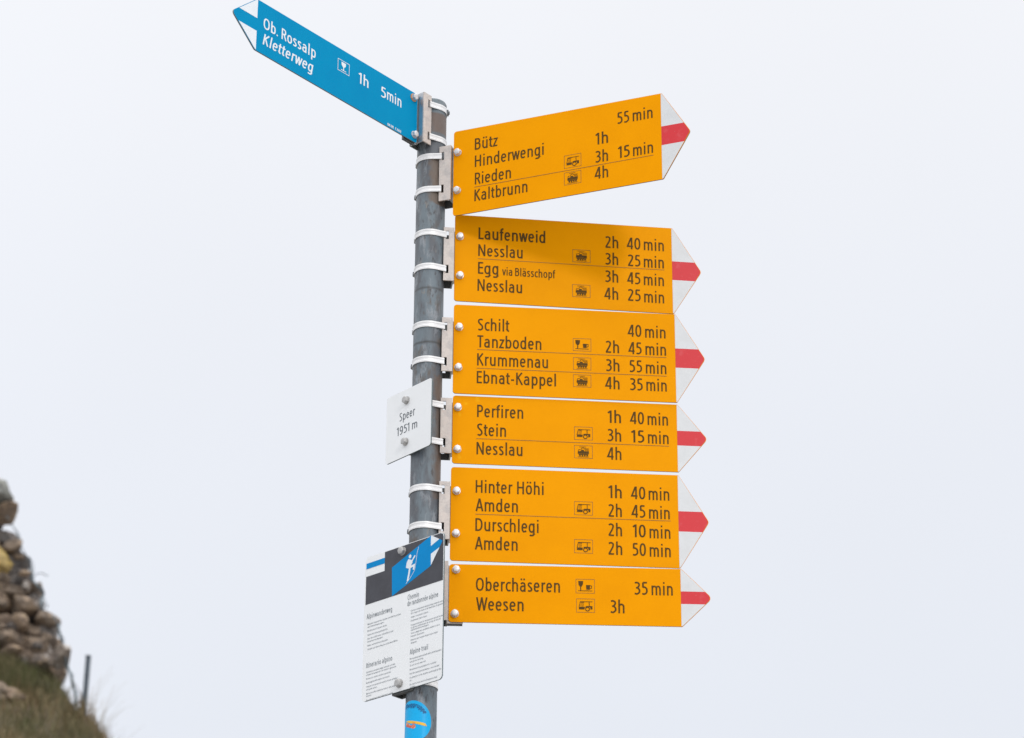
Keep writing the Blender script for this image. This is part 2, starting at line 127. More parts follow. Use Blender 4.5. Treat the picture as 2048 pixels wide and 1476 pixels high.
M_BOLT2 = mat('dull_bolt_steel', (.50, .49, .48), .42, .4, [((.38, .37, .36), 120, .45, .7)])
M_HEAD = mat('heading_ink', (.13, .155, .175), .55, 0, [((.17, .195, .22), 60, .45, .7)])
M_RUST = mat('rusty_washer', (.75, .35, .12), .6, .1, [((.5, .2, .07), 200, .45, .65)])
M_SCREW = mat('dark_screw', (.12, .13, .14), .5, .6, [((.2, .2, .2), 80, .45, .7)])
def pole_extra(t, mp, cur):
    tc2 = N(t, 'ShaderNodeTexCoord'); s = N(t, 'ShaderNodeSeparateXYZ'); t.links.new(tc2.outputs['Object'], s.inputs[0])
    def band(z0, z1, soft, col, amt, nscale, xr=None):
        nonlocal cur
        n = N(t, 'ShaderNodeTexNoise'); n.inputs['Scale'].default_value = nscale; n.inputs['Detail'].default_value = 4; t.links.new(tc2.outputs['Object'], n.inputs[0])
        # z wobbled by noise
        a = N(t, 'ShaderNodeMath', operation='MULTIPLY_ADD'); a.inputs[1].default_value = soft; t.links.new(n.outputs[0], a.inputs[0]); t.links.new(s.outputs[2], a.inputs[2])
        r1 = N(t, 'ShaderNodeMapRange', interpolation_type='SMOOTHSTEP'); r1.inputs[1].default_value = z0+soft*.5-.003; r1.inputs[2].default_value = z0+soft*.5+.003; t.links.new(a.outputs[0], r1.inputs[0])
        r2 = N(t, 'ShaderNodeMapRange', interpolation_type='SMOOTHSTEP'); r2.inputs[1].default_value = z1+soft*.5+.003; r2.inputs[2].default_value = z1+soft*.5-.003; t.links.new(a.outputs[0], r2.inputs[0])
        m1 = N(t, 'ShaderNodeMath', operation='MULTIPLY'); t.links.new(r1.outputs[0], m1.inputs[0]); t.links.new(r2.outputs[0], m1.inputs[1])
        f = m1.outputs[0]
        if xr:
            rx = N(t, 'ShaderNodeMapRange', interpolation_type='SMOOTHSTEP'); rx.inputs[1].default_value = xr[0]; rx.inputs[2].default_value = xr[1]
            ax = N(t, 'ShaderNodeMath', operation='MULTIPLY_ADD'); ax.inputs[1].default_value = .03; t.links.new(n.outputs[0], ax.inputs[0]); t.links.new(s.outputs[0], ax.inputs[2])
            t.links.new(ax.outputs[0], rx.inputs[0])
            m3 = N(t, 'ShaderNodeMath', operation='MULTIPLY'); t.links.new(f, m3.inputs[0]); t.links.new(rx.outputs[0], m3.inputs[1]); f = m3.outputs[0]
        m2 = N(t, 'ShaderNodeMath', operation='MULTIPLY'); m2.inputs[1].default_value = amt; t.links.new(f, m2.inputs[0])
        mi = N(t, 'ShaderNodeMix', data_type='RGBA'); t.links.new(m2.outputs[0], mi.inputs[0]); t.links.new(cur, mi.inputs[6]); mi.inputs[7].default_value = (*col, 1); cur = mi.outputs[2]
    Z = PZ
    band(RINGZ[3]-Z, RINGZ[2]+.005-Z, .004, (.12, .082, .066), .9, 30, (-.002, .02))      # brown rust ring near the top
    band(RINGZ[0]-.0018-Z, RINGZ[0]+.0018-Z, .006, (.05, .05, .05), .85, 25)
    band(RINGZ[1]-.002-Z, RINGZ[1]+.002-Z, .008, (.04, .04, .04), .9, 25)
    band(.47-Z, .585-Z, .03, (.13, .088, .06), .8, 60, (.008, .02))
    band(-.18-Z, .09-Z, .05, (.13, .085, .058), .75, 70, (.022, .04))
    return cur
PZ = -2.9
M_POLE = mat('galvanised_pole', (.135, .165, .187), .55, .25, [((.095, .102, .115), 24, .44, .56), ((.25, .268, .29), 60, .54, .66), ((.10, .082, .07), 34, .57, .67), ((.06, .06, .065), 120, .57, .68), ((.20, .19, .18), 95, .62, .70)], bump=.2, bscale=180, stretch=(1, 1, .35), extra=pole_extra)
M_STK = mat('sticker_cyan', (.0, .42, .82), .4, 0, [((.0, .40, .78), 60, .45, .7)], spec=.3)
M_STKINK = mat('sticker_ink', (.0, .09, .26), .5)
M_STKY = mat('sticker_yellow', (.85, .50, .03), .5, 0, [((.8, .25, .02), 90, .5, .65)])
M_STKR = mat('sticker_red', (.62, .10, .06), .5, 0, [((.75, .4, .2), 160, .5, .6)])
def stone_mat(name, c1, c2, c3):
    return mat(name, c1, .9, 0, [(c2, 9, .42, .56), (c3, 26, .52, .62), ((c1[0]*.35, c1[1]*.33, c1[2]*.33), 40, .54, .64), ((.34, .30, .25), 70, .64, .74)], bump=1, bscale=28)
M_ST = [stone_mat('stone_grey', (.27, .275, .25), (.19, .19, .175), (.36, .36, .32)),
        stone_mat('stone_tan', (.38, .275, .185), (.22, .165, .125), (.46, .34, .23)),
        stone_mat('stone_brown', (.275, .205, .145), (.155, .122, .095), (.34, .255, .185)),
        stone_mat('stone_dark', (.13, .112, .10), (.085, .077, .072), (.20, .17, .15)),
        stone_mat('stone_ochre', (.52, .37, .115), (.34, .24, .10), (.60, .46, .20)),
        stone_mat('stone_pale', (.36, .30, .25), (.22, .18, .15), (.56, .53, .50))]
M_EARTH = mat('earth', (.13, .095, .065), .95, 0, [((.07, .07, .035), 3, .4, .6), ((.16, .12, .08), 14, .55, .7)], bump=1, bscale=12)
M_BOUNCE = mat('pale_bounce_ground', (.29, .275, .25), .95, 0, [((.18, .165, .15), 2, .4, .6), ((.38, .36, .33), 9, .55, .7)], bump=1, bscale=9)  # unseen ground made pale to bounce light up onto the signs
M_GR = [mat('grass_green', (.115, .12, .052), .8, spec=.2), mat('grass_olive', (.17, .152, .08), .8, spec=.2), mat('grass_straw', (.28, .22, .125), .8, spec=.2), mat('grass_brown', (.21, .14, .08), .8, spec=.2)]
M_WIRE = mat('wire_steel', (.20, .25, .28), .5, .5, [((.10, .11, .12), 30, .45, .6)])
M_POST = mat('dark_post_steel', (.10, .125, .15), .55, .2, [((.075, .09, .11), 20, .45, .7)], bump=.1, bscale=60)

# ------------------------------------------------------------------ helpers
def link(name, me, m, parent=None, loc=None):
    o = bpy.data.objects.new(name, me); C.objects.link(o)
    for q in (m if isinstance(m, (list, tuple)) else [m]):
        if q: me.materials.append(q)
    if parent: o.parent = parent
    if loc: o.location = loc
    return o
def fin(name, bm, m, parent=None, smooth=False, loc=None, bevel=0):
    if bevel:
        bmesh.ops.bevel(bm, geom=[e_ for e_ in bm.edges if e_.calc_face_angle(0) > .6], offset=bevel, segments=2, affect='EDGES', profile=.6)
    bmesh.ops.recalc_face_normals(bm, faces=bm.faces)
    me = bpy.data.meshes.new(name); bm.to_mesh(me); bm.free()
    if smooth:
        for p in me.polygons: p.use_smooth = True
    return link(name, me, m, parent, loc)
def edges(o, m):
    o.data.materials.append(m)
    for p in o.data.polygons:
        if abs(p.normal.y) < .5: p.material_index = 1
def thing(name, label, cat, loc=(0, 0, 0), rz=0, group=None):
    o = bpy.data.objects.new(name, None); C.objects.link(o); o.empty_display_size = .05
    o.location = loc; o.rotation_euler = (0, 0, rz); o['label'] = label; o['category'] = cat
    if group: o['group'] = group
    return o
def tag(o, label, cat, group=None):
    o['label'] = label; o['category'] = cat
    if group: o['group'] = group
    return o
def box(bm, x0, x1, y0, y1, z0, z1):
    v = [bm.verts.new((x, y, z)) for x in (x0, x1) for y in (y0, y1) for z in (z0, z1)]
    for f in ((0, 1, 3, 2), (4, 6, 7, 5), (0, 4, 5, 1), (2, 3, 7, 6), (0, 2, 6, 4), (1, 5, 7, 3)): bm.faces.new([v[i] for i in f])
def prism_xz(bm, pts, y0, y1):                                  # outline in the x-z plane, front at y0
    a = [bm.verts.new((x, y0, z)) for x, z in pts]; b = [bm.verts.new((x, y1, z)) for x, z in pts]
    bm.faces.new(a); bm.faces.new(b[::-1])
    n = len(pts)
    for i in range(n): bm.faces.new((a[i], b[i], b[(i+1) % n], a[(i+1) % n]))
def rounded(pts, radii, n=5):                                   # fillet the corners of a polygon
    out = []
    m = len(pts)
    for i in range(m):
        p = Vector(pts[i]); a = Vector(pts[i-1]); b = Vector(pts[(i+1) % m]); r = radii[i]
        if r <= 0: out.append(tuple(p)); continue
        u = (a-p).normalized(); v = (b-p).normalized(); ang = u.angle(v); t = r/math.tan(ang/2)
        t = min(t, .45*(a-p).length, .45*(b-p).length); r = t*math.tan(ang/2)
        c = p + (u+v).normalized()*(r/math.sin(ang/2)); s = p+u*t; e_ = p+v*t
        a0 = math.atan2(s.y-c.y, s.x-c.x); a1 = math.atan2(e_.y-c.y, e_.x-c.x)
        d = (a1-a0+math.pi) % (2*math.pi)-math.pi
        for k in range(n+1):
            q = a0+d*k/n; out.append((c.x+r*math.cos(q), c.y+r*math.sin(q)))
    return out
def clip_poly(pts, inside, cut):                                 # Sutherland-Hodgman with one half plane
    out = []
    for i in range(len(pts)):
        a, b = pts[i-1], pts[i]; ia, ib = inside(a), inside(b)
        if ia != ib: out.append(cut(a, b))
        if ib: out.append(b)
    return out
def clipx(pts, x, keep):                                         # keep = 1 keeps larger x
    return clip_poly(pts, lambda p: (p[0]-x)*keep >= 0, lambda a, b: (x, a[1]+(b[1]-a[1])*(x-a[0])/(b[0]-a[0])))
def clipz(pts, z, keep):
    return clip_poly(pts, lambda p: (p[1]-z)*keep >= 0, lambda a, b: (a[0]+(b[0]-a[0])*(z-a[1])/(b[1]-a[1]), z))
def flat(bm, pts, y):                                            # a printed shape on the plate facing -y
    f = bm.faces.new([bm.verts.new((x, y, z)) for x, z in pts])
    f.normal_update()
    if f.normal.y > 0: f.normal_flip()

# ------------------------------------------------------------------ a condensed humanist stroke alphabet
S_, X = .0625, .74
def A(cx, cy, rx, ry, a0, a1, n=10, ex=2.35):
    o = []
    for k in range(n+1):
        t = math.radians(a0+(a1-a0)*k/n); c, s = math.cos(t), math.sin(t)
        o.append((cx+rx*math.copysign(abs(c)**(2/ex), c), cy+ry*math.copysign(abs(s)**(2/ex), s)))
    return o
def SPL(pts, n=5):
    o = []; P = [pts[0]]+list(pts)+[pts[-1]]
    for i in range(1, len(P)-2):
        for k in range(n):
            t = k/n; r = []
            for c in (0, 1):
                a, b, d, e_ = P[i-1][c], P[i][c], P[i+1][c], P[i+2][c]
                r.append(.5*((2*b)+(-a+d)*t+(2*a-5*b+4*d-e_)*t*t+(-a+3*b-3*d+e_)*t**3))
            o.append(tuple(r))
    return o+[pts[-1]]
def stem(x, h, z0=0): return [(x, z0), (x, h)]
def ell(w_, h=X, z0=0): return A(w_/2, z0+h/2, w_/2-S_, h/2-S_, 0, 360, 20)
def dot(x, z): return [(x, z-.065), (x, z+.065)]
AS = 1.05
GL = {
 'a': (.43, 'o', 's', [A(.219, .47, .43-S_-.219, X-S_-.47, 150, 0)+[(.43-S_, 0)], [(.43-S_, .43), (.24, .43)]+A(.215, .245, .1525, .1825, 95, 270)+[(.24, S_), (.43-S_, .16)]]),
 'b': (.46, 's', 'o', [stem(S_, AS), ell(.46)]),
 'c': (.38, 'o', 'd', [A(.255, X/2, .255-S_, X/2-S_, 55, 305, 14)]),
 'd': (.46, 'o', 's', [stem(.46-S_, AS), ell(.46)]),
 'e': (.45, 'o', 'o', [[(.1, .385), (.45-S_, .385)], A(.225, X/2, .225-S_, X/2-S_, 3, 318, 18)]),
 'f': (.30, 'd', 'd', [[(.13, 0), (.13, .84)]+A(.27, .84, .14, AS-S_-.84, 180, 85), [(.0, X-S_), (.29, X-S_)]]),
 'g': (.46, 'o', 's', [ell(.46), [(.46-S_, X), (.46-S_, -.08)]+A(.225, -.08, .225-S_+.01, .135, 0, -140)]),
 'h': (.45, 's', 's', [stem(S_, AS), A(.225, .46, .225-S_, X-S_-.46, 175, 0)+[(.45-S_, 0)]]),
 'i': (.125, 's', 's', [stem(S_, X), dot(S_, .96)]),
 'k': (.42, 's', 'd', [stem(S_, AS), [(.37, X), (S_+.01, .36)], [(.16, .44), (.385, 0)]]),
 'l': (.125, 's', 's', [stem(S_, AS)]),
 'm': (.72, 's', 's', [stem(S_, X), A(.22, .46, .1575, X-S_-.46, 175, 0)+[(.3775, 0)], A(.5175, .46, .14, X-S_-.46, 175, 0)+[(.72-S_, 0)]]),
 'n': (.45, 's', 's', [stem(S_, X), A(.225, .46, .225-S_, X-S_-.46, 175, 0)+[(.45-S_, 0)]]),
 'o': (.48, 'o', 'o', [ell(.48)]),
 'p': (.46, 's', 'o', [[(S_, -.27), (S_, X)], ell(.46)]),
 'q': (.46, 'o', 's', [[(.46-S_, -.27), (.46-S_, X)], ell(.46)]),
 'r': (.29, 's', 'd', [stem(S_, X), A(.25, .45, .1875, X-S_-.45, 175, 80)]),
 's': (.37, 'o', 'o', [SPL([(.325, .63), (.20, X-S_), (.085, .635), (.085, .50), (.19, .385), (.295, .27), (.30, .14), (.185, S_), (.04, .105)])]),
 't': (.31, 'd', 'd', [[(.13, .92), (.13, .2)]+A(.27, .2, .14, .2-S_, 180, 275), [(.0, X-S_), (.30, X-S_)]]),
 'u': (.45, 's', 's', [stem(.45-S_, X), [(S_, X)]+A(.225, .28, .225-S_, .28-S_, 180, 355)]),
 'v': (.42, 'd', 'd', [[(.04, X), (.21, .0)], [(.21, .0), (.38, X)]]),
 'w': (.64, 'd', 'd', [[(.04, X), (.18, .0)], [(.18, .0), (.32, X)], [(.32, X), (.46, .0)], [(.46, .0), (.60, X)]]),
 'x': (.42, 'd', 'd', [[(.04, X), (.38, 0)], [(.38, X), (.04, 0)]]),
 'z': (.38, 'd', 'd', [[(.03, X-S_), (.33, X-S_), (.05, S_), (.36, S_)]]),
 'A': (.56, 'd', 'd', [[(.045, 0), (.275, 1)], [(.285, 1), (.515, 0)], [(.12, .30), (.44, .30)]]),
 'B': (.49, 's', 'o', [stem(S_, 1), [(S_, 1-S_), (.22, 1-S_)]+A(.22, .75, .17, .1875, 88, -90)+[(S_, .5625)], [(.2, .5625)]+A(.23, .3125, .195, .25, 88, -90)+[(S_, S_)]]),
 'C': (.47, 'o', 'd', [A(.29, .5, .29-S_, .4375, 55, 305, 16)]),
 'D': (.55, 's', 'o', [stem(S_, 1), [(S_, 1-S_), (.2, 1-S_)]+A(.2, .5, .29, .4375, 88, -90, 14)+[(S_, S_)]]),
 'E': (.41, 's', 'd', [stem(S_, 1), [(S_, 1-S_), (.39, 1-S_)], [(S_, .53), (.37, .53)], [(S_, S_), (.40, S_)]]),
 'F': (.39, 's', 'd', [stem(S_, 1), [(S_, 1-S_), (.38, 1-S_)], [(S_, .52), (.35, .52)]]),
 'G': (.55, 'o', 's', [A(.3, .5, .3-S_, .4375, 55, 300, 16), [(.49, .08), (.49, .46), (.32, .46)]]),
 'H': (.53, 's', 's', [stem(S_, 1), stem(.53-S_, 1), [(S_, .53), (.53-S_, .53)]]),
 'I': (.125, 's', 's', [stem(S_, 1)]),
 'K': (.52, 's', 'd', [stem(S_, 1), [(.44, 1), (S_+.01, .50)], [(.16, .60), (.47, 0)]]),
 'L': (.40, 's', 'd', [stem(S_, 1), [(S_, S_), (.39, S_)]]),
 'M': (.68, 's', 's', [stem(S_, 1), stem(.68-S_, 1), [(S_, 1), (.34, .2), (.68-S_, 1)]]),
 'N': (.57, 's', 's', [stem(S_, 1), stem(.57-S_, 1), [(S_+.01, .97), (.57-S_-.01, .03)]]),
 'O': (.60, 'o', 'o', [ell(.60, 1)]),
 'P': (.46, 's', 'o', [stem(S_, 1), [(S_, 1-S_), (.2, 1-S_)]+A(.2, .70, .195, .2375, 88, -90)+[(S_, .4625)]]),
 'R': (.49, 's', 'd', [stem(S_, 1), [(S_, 1-S_), (.2, 1-S_)]+A(.2, .72, .185, .2175, 88, -90)+[(S_, .5025)], [(.24, .5), (.44, 0)]]),
 'S': (.44, 'o', 'o', [SPL([(.385, .885), (.24, 1-S_), (.09, .86), (.09, .68), (.22, .53), (.35, .38), (.36, .18), (.21, S_), (.05, .11)])]),
 'T': (.46, 'd', 'd', [stem(.23, 1), [(.0, 1-S_), (.46, 1-S_)]]),
 'U': (.53, 's', 's', [[(S_, 1)]+A(.265, .3, .265-S_, .3-S_, 180, 360)+[(.53-S_, 1)]]),
 'V': (.52, 'd', 'd', [[(.04, 1), (.26, 0)], [(.26, 0), (.48, 1)]]),
 'W': (.80, 'd', 'd', [[(.04, 1), (.22, 0)], [(.22, 0), (.40, 1)], [(.40, 1), (.58, 0)], [(.58, 0), (.76, 1)]]),
 '0': (.47, 'o', 'o', [ell(.47, 1)]),
 '1': (.27, 'd', 's', [stem(.205, 1), [(.02, .80), (.20, .96)]]),
 '2': (.45, 'o', 'o', [SPL([(.055, .87), (.20, 1-S_), (.355, .86), (.36, .68), (.26, .44), (.07, S_+.02)]), [(.03, S_), (.43, S_)]]),
 '3': (.45, 'o', 'o', [SPL([(.06, .90), (.20, 1-S_), (.35, .86), (.355, .68), (.23, .54), (.14, .54)]), SPL([(.16, .535), (.27, .52), (.385, .38), (.375, .19), (.22, S_), (.04, .10)])]),
 '4': (.50, 'd', 'd', [[(.46, .25), (.04, .25), (.31, .97)], stem(.355, 1)]),
 '5': (.44, 'o', 'o', [[(.39, 1-S_), (.09, 1-S_)], [(.105, 1-S_), (.10, .56)], SPL([(.09, .57), (.20, .60), (.355, .48), (.365, .20), (.20, S_), (.04, .095)])]),
 '6': (.46, 'o', 'o', [ell(.46, .64), SPL([(S_, .32), (.09, .68), (.22, .90), (.38, 1-S_)])]),
 '7': (.43, 'd', 'd', [[(.02, 1-S_), (.40, 1-S_), (.14, 0)]]),
 '8': (.46, 'o', 'o', [ell(.46, .56), ell(.46, .5, .5)]),
 '9': (.46, 'o', 'o', [ell(.46, .64, .36), SPL([(.46-S_, .68), (.37, .32), (.24, .10), (.08, S_)])]),
 '-': (.27, 'o', 'o', [[(.02, .37), (.25, .37)]]),
 '.': (.13, 'o', 'o', [[(S_, 0), (S_, .13)]]),
 ',': (.13, 'o', 'o', [[(S_, .13), (.02, -.12)]]),
}
for ch, base in (('ä', 'a'), ('ö', 'o'), ('ü', 'u')):
    g_ = GL[base]; GL[ch] = (g_[0], g_[1], g_[2], g_[3]+[dot(g_[0]/2-.105, .95), dot(g_[0]/2+.105, .95)])
for ch in 'é': g_ = GL['e']; GL[ch] = (g_[0], g_[1], g_[2], g_[3]+[[(.17, .85), (.30, 1.02)]])
g_ = GL['E']; GL['É'] = (g_[0], g_[1], g_[2], g_[3]+[[(.17, 1.1), (.30, 1.24)]])
SB = {'s': .088, 'o': .05, 'd': .018}
def ribbon(pts, hw):
    closed = (Vector(pts[0])-Vector(pts[-1])).length < 1e-4
    P = [Vector(p) for p in pts]
    if closed: P = P[:-1]
    n = len(P); L_ = []; R_ = []
    for i in range(n):
        a = P[i-1] if (i or closed) else None; b = P[(i+1) % n] if (i < n-1 or closed) else None
        d1 = (P[i]-a).normalized() if a is not None else None; d2 = (b-P[i]).normalized() if b is not None else None
        if d1 is None: d1 = d2
        if d2 is None: d2 = d1
        t = d1+d2
        if t.length < 1e-3: t = d2
        t.normalize(); nr = Vector((-t.y, t.x)); k = 1/max(.42, nr.dot(Vector((-d1.y, d1.x))))
        L_.append(P[i]+nr*hw*k); R_.append(P[i]-nr*hw*k)
    q = []
    for i in range(n if closed else n-1):
        j = (i+1) % n; q.append((L_[i], R_[i], R_[j], L_[j]))
    return q
def layout(text):
    x = 0; items = []; prev = None; last = 0
    for ch in text:
        if ch == ' ': x += .36; prev = None; continue
        g = GL.get(ch)
        if g is None: continue
        if prev: x += SB[prev[2]]+SB[g[1]]
        items.append((x, g)); x += g[0]; prev = g
        last = x
    return items, last
def lettering(parent, text, x0, z0, x1, cap, y, m, weight=1.0, slant=0, name='lettering'):
    items, wid = layout(text); k = (x1-x0)/wid; bm = bmesh.new(); lay = 0
    for gx, g in items:
        for st in g[3]:
            lay += 1; yy = y-.00003*(lay % 5)
            for q in ribbon(st, S_*weight):
                v = [bm.verts.new((x0+(gx+p.x)*k+slant*p.y*cap, yy, z0+p.y*cap)) for p in q]
                f = bm.faces.new(v); f.normal_update()
                if f.normal.y > 0: f.normal_flip()
    me = bpy.data.meshes.new(name); bm.to_mesh(me); bm.free()
    return link(name, me, m, parent)
def pictogram(parent, kind, x0, z0, x1, z1, y, m, mfine):
    """pictures in a thin frame: bus, train, glass, glass and cup"""
    W_, H_ = x1-x0, z1-z0
    bm = bmesh.new()
    t_ = .0008 if mfine else .0012
    # frame: four bars butted end to end
    for (a, b, c, d) in ((x0, x1, z0, z0+t_), (x0, x1, z1-t_, z1), (x0, x0+t_, z0+t_, z1-t_), (x1-t_, x1, z0+t_, z1-t_)):
        flat(bm, [(a, c), (b, c), (b, d), (a, d)], y)
    fr = None
    me = bpy.data.meshes.new('pictogram_frame'); bm.to_mesh(me); bm.free()
    bm = bmesh.new(); lay = [0]
    U = lambda px, pz: (x0+W_*px, z0+H_*pz)
    def shp(pts): lay[0] += 1; flat(bm, [U(*p) for p in pts], y-.00003*lay[0])
    def lin(pts, hw):
        lay[0] += 1
        for q in ribbon([U(*p) for p in pts], hw): flat(bm, [tuple(v) for v in q], y-.00003*lay[0])
    def disc(px, pz, r, n=14): shp([(px+r*math.cos(2*math.pi*i/n)*H_/W_, pz+r*math.sin(2*math.pi*i/n)) for i in range(n)])
    if kind == 'bus':
        shp([(.16, .38), (.16, .40), (.50, .40), (.52, .47), (.87, .47), (.87, .38)])
        shp([(.14, .22), (.155, .38), (.455, .38), (.455, .30), (.44, .22)])
        shp([(.765, .22), (.755, .38), (.87, .38), (.87, .24)])
        lin([(.15, .36), (.22, .78), (.88, .78)], .0006)
        lin([(.24, .745), (.42, .745)], .0006)
        for a in (.27, .33, .39): lin([(a-.02, .40), (a+.01, .74)], .0003)
        lin([(.70, .46), (.70, .78)], .0006)
        lin([(.605+.135*math.cos(t*math.pi/7)*H_/W_, .245+.135*math.sin(t*math.pi/7)) for t in range(15)], .0008)
    elif kind == 'train':
        shp([(.19, .40), (.22, .54), (.36, .56), (.38, .66), (.52, .66), (.54, .56), (.80, .56), (.80, .36), (.19, .36)])
        shp([(.22, .34), (.78, .34), (.76, .27), (.24, .27)])
        for a in (.28, .41, .54, .67): disc(a+.03, .225, .062)
        lin([(.20, .40), (.24, .66), (.34, .68)], .0005)
        lin([(.36, .68), (.42, .80), (.52, .80), (.60, .68)], .0005)
        for zz in (.62, .69, .76): lin([(.58, zz), (.80, zz)], .00035)
        lin([(.28, .88), (.66, .88)], .0004)
        lin([(.20, .115), (.80, .115)], .0004)
    else:
        s = .5 if kind == 'glass' else .26
        e2 = 1.5 if kind == 'glass' else 1
        shp([(s-.13*e2, .86), (s+.13*e2, .86), (s+.115*e2, .60), (s+.04*e2, .46), (s-.04*e2, .46), (s-.115*e2, .60)])
        lin([(s, .48), (s, .20)], .0009 if kind != 'glass' else .0012)
        if kind == 'glass': lin([(s-.22, .18), (s+.22, .18)], .0008)
        else:
            lin([(.13, .175), (.87, .175)], .0006)
            shp([(.54, .58), (.76, .58), (.74, .26), (.56, .26)])
            lin([(.75, .54), (.84, .53), (.83, .36), (.75, .33)], .0006)
    me2 = bpy.data.meshes.new('pictogram'); bm.to_mesh(me2); bm.free()
    p = link('pictogram', me2, m, parent)
    link('frame', me, mfine or m, p)
    return p

def bolt(parent, x, z, y, rust=False, r=.0070, m=None):
    """hexagon head with a domed crown on a washer"""
    b = bpy.data.objects.new('bolt', None)
    bm = bmesh.new(); n = 6; rng = random.Random(int(x*1e5)+int(z*1e4)); a0 = rng.uniform(0, 1)
    prof = [(1.0, 0), (1.0, .0060), (.93, .0070), (.70, .0076), (.35, .0079)]
    rings = []
    for k, (q, d) in enumerate(prof):
        ring = []
        for i in range(24):
            t = 2*math.pi*i/24; hexr = math.cos(math.pi/6)/math.cos(((t+math.pi/6) % (math.pi/3))-math.pi/6)
            rr = r*q*(hexr*1.05 if k < 2 else (hexr+1)/2 if k == 2 else .96)
            ring.append(bm.verts.new((x+rr*math.cos(t+a0), y-.0012-d, z+rr*math.sin(t+a0))))
        rings.append(ring)
    for a, b_ in zip(rings, rings[1:]):
        for i in range(24): bm.faces.new((a[i], a[(i+1) % 24], b_[(i+1) % 24], b_[i]))
    bm.faces.new(rings[-1]); bpy.data.objects.remove(b)
    o = fin('bolt', bm, m or M_BOLT, parent)
    bm = bmesh.new(); wr = r*1.28 if rust else r*1.12
    c0 = [bm.verts.new((x+wr*math.cos(2*math.pi*i/20), y-.0002, z+wr*math.sin(2*math.pi*i/20))) for i in range(20)]
    c1 = [bm.verts.new((x+wr*math.cos(2*math.pi*i/20), y-.0013, z+wr*math.sin(2*math.pi*i/20))) for i in range(20)]
    bm.faces.new(c1)
    for i in range(20): bm.faces.new((c0[i], c0[(i+1) % 20], c1[(i+1) % 20], c1[i]))
    fin('washer', bm, M_RUST if rust else (m or M_BOLT), o)
    return o
RP = .030
def strap(parent, z, xs, yf, yb, sg=1, buckle_world=None, rz=0, half=.0066):
    """steel band: out of the front slot, round the far side of the pole, into the back slot"""
    r0 = RP+.0004
    def tang(px, py, side):
        d = math.hypot(px, py); a = math.atan2(py, px); b = math.acos(min(1, r0/d)); return a+side*b
    if xs*sg < 0: raise ValueError
    aF = tang(xs, yf, -1 if sg > 0 else 1); aB = tang(xs, yb, 1 if sg > 0 else -1)
    # run from the front tangent away from the bracket round to the back tangent
    if sg > 0:
        while aB > aF: aB -= 2*math.pi
        if aF-aB < math.pi: pass
    else:
        while aB < aF: aB += 2*math.pi
    path = [(xs, yf)]+[(r0*math.cos(aF+(aB-aF)*k/40), r0*math.sin(aF+(aB-aF)*k/40)) for k in range(41)]+[(xs, yb)]
    prof = [(-half, 0), (-half, .0011), (-half*.55, .0013), (-half*.3, .0007), (half*.3, .0007), (half*.55, .0013), (half, .0011), (half, 0)]
    bm = bmesh.new(); rows = []
    for i, (px, py) in enumerate(path):
        a = Vector(path[max(0, i-1)]); b = Vector(path[min(len(path)-1, i+1)]); t = (b-a).normalized()
        n = Vector((t.y, -t.x))
        if n.dot(Vector((px, py))) < 0: n = -n
        if i == 0 or i == len(path)-1:
            j = 1 if i == 0 else len(path)-2
            n = Vector(path[j]).normalized()
        rows.append([bm.verts.new((px+n.x*h, py+n.y*h, z+dz)) for dz, h in prof])
    for a, b in zip(rows, rows[1:]):
        for i in range(len(prof)-1): bm.faces.new((a[i], a[i+1], b[i+1], b[i]))
    o = fin('strap', bm, M_STRAP, parent, smooth=False)
    if buckle_world is not None:
        t = math.radians(buckle_world)-rz; bm = bmesh.new(); box(bm, -.003, .0022, -.006, .006, -.0045, .0045); box(bm, .0022, .0045, -.002, .002, -.003, .003)
        bmesh.ops.transform(bm, matrix=Matrix.Translation((math.cos(t)*(RP+.002), math.sin(t)*(RP+.002), z)) @ Matrix.Rotation(t, 4, 'Z'), verts=bm.verts)
        fin('buckle', bm, M_SCREW, o)
    return o
def slotted(bm, x0, x1, z0, z1, y0, y1, slots):
    """wall in the x-z plane, y0..y1 thick, pierced by rectangular slots (xa, xb, za, zb)"""
    xs = sorted({x0, x1, *[s for q in slots for s in q[:2]]}); zs = sorted({z0, z1, *[s for q in slots for s in q[2:]]})
    def hole(i, j):
        cx, cz = (xs[i]+xs[i+1])/2, (zs[j]+zs[j+1])/2
        return any(a < cx < b and c < cz < d for a, b, c, d in slots)
    V = {}
    def v(i, j, k):
        if (i, j, k) not in V: V[i, j, k] = bm.verts.new((xs[i], (y0, y1)[k], zs[j]))
        return V[i, j, k]
    nx, nz = len(xs)-1, len(zs)-1
    for i in range(nx):
        for j in range(nz):
            if hole(i, j): continue
            bm.faces.new((v(i, j, 0), v(i+1, j, 0), v(i+1, j+1, 0), v(i, j+1, 0)))
            bm.faces.new((v(i, j, 1), v(i, j+1, 1), v(i+1, j+1, 1), v(i+1, j, 1)))
            for (di, dj, e0, e1) in ((-1, 0, (i, j), (i, j+1)), (1, 0, (i+1, j), (i+1, j+1)), (0, -1, (i, j), (i+1, j)), (0, 1, (i, j+1), (i+1, j+1))):
                ii, jj = i+di, j+dj
                if ii < 0 or jj < 0 or ii >= nx or jj >= nz or hole(ii, jj):
                    bm.faces.new((v(*e0, 0), v(*e1, 0), v(*e1, 1), v(*e0, 1)))
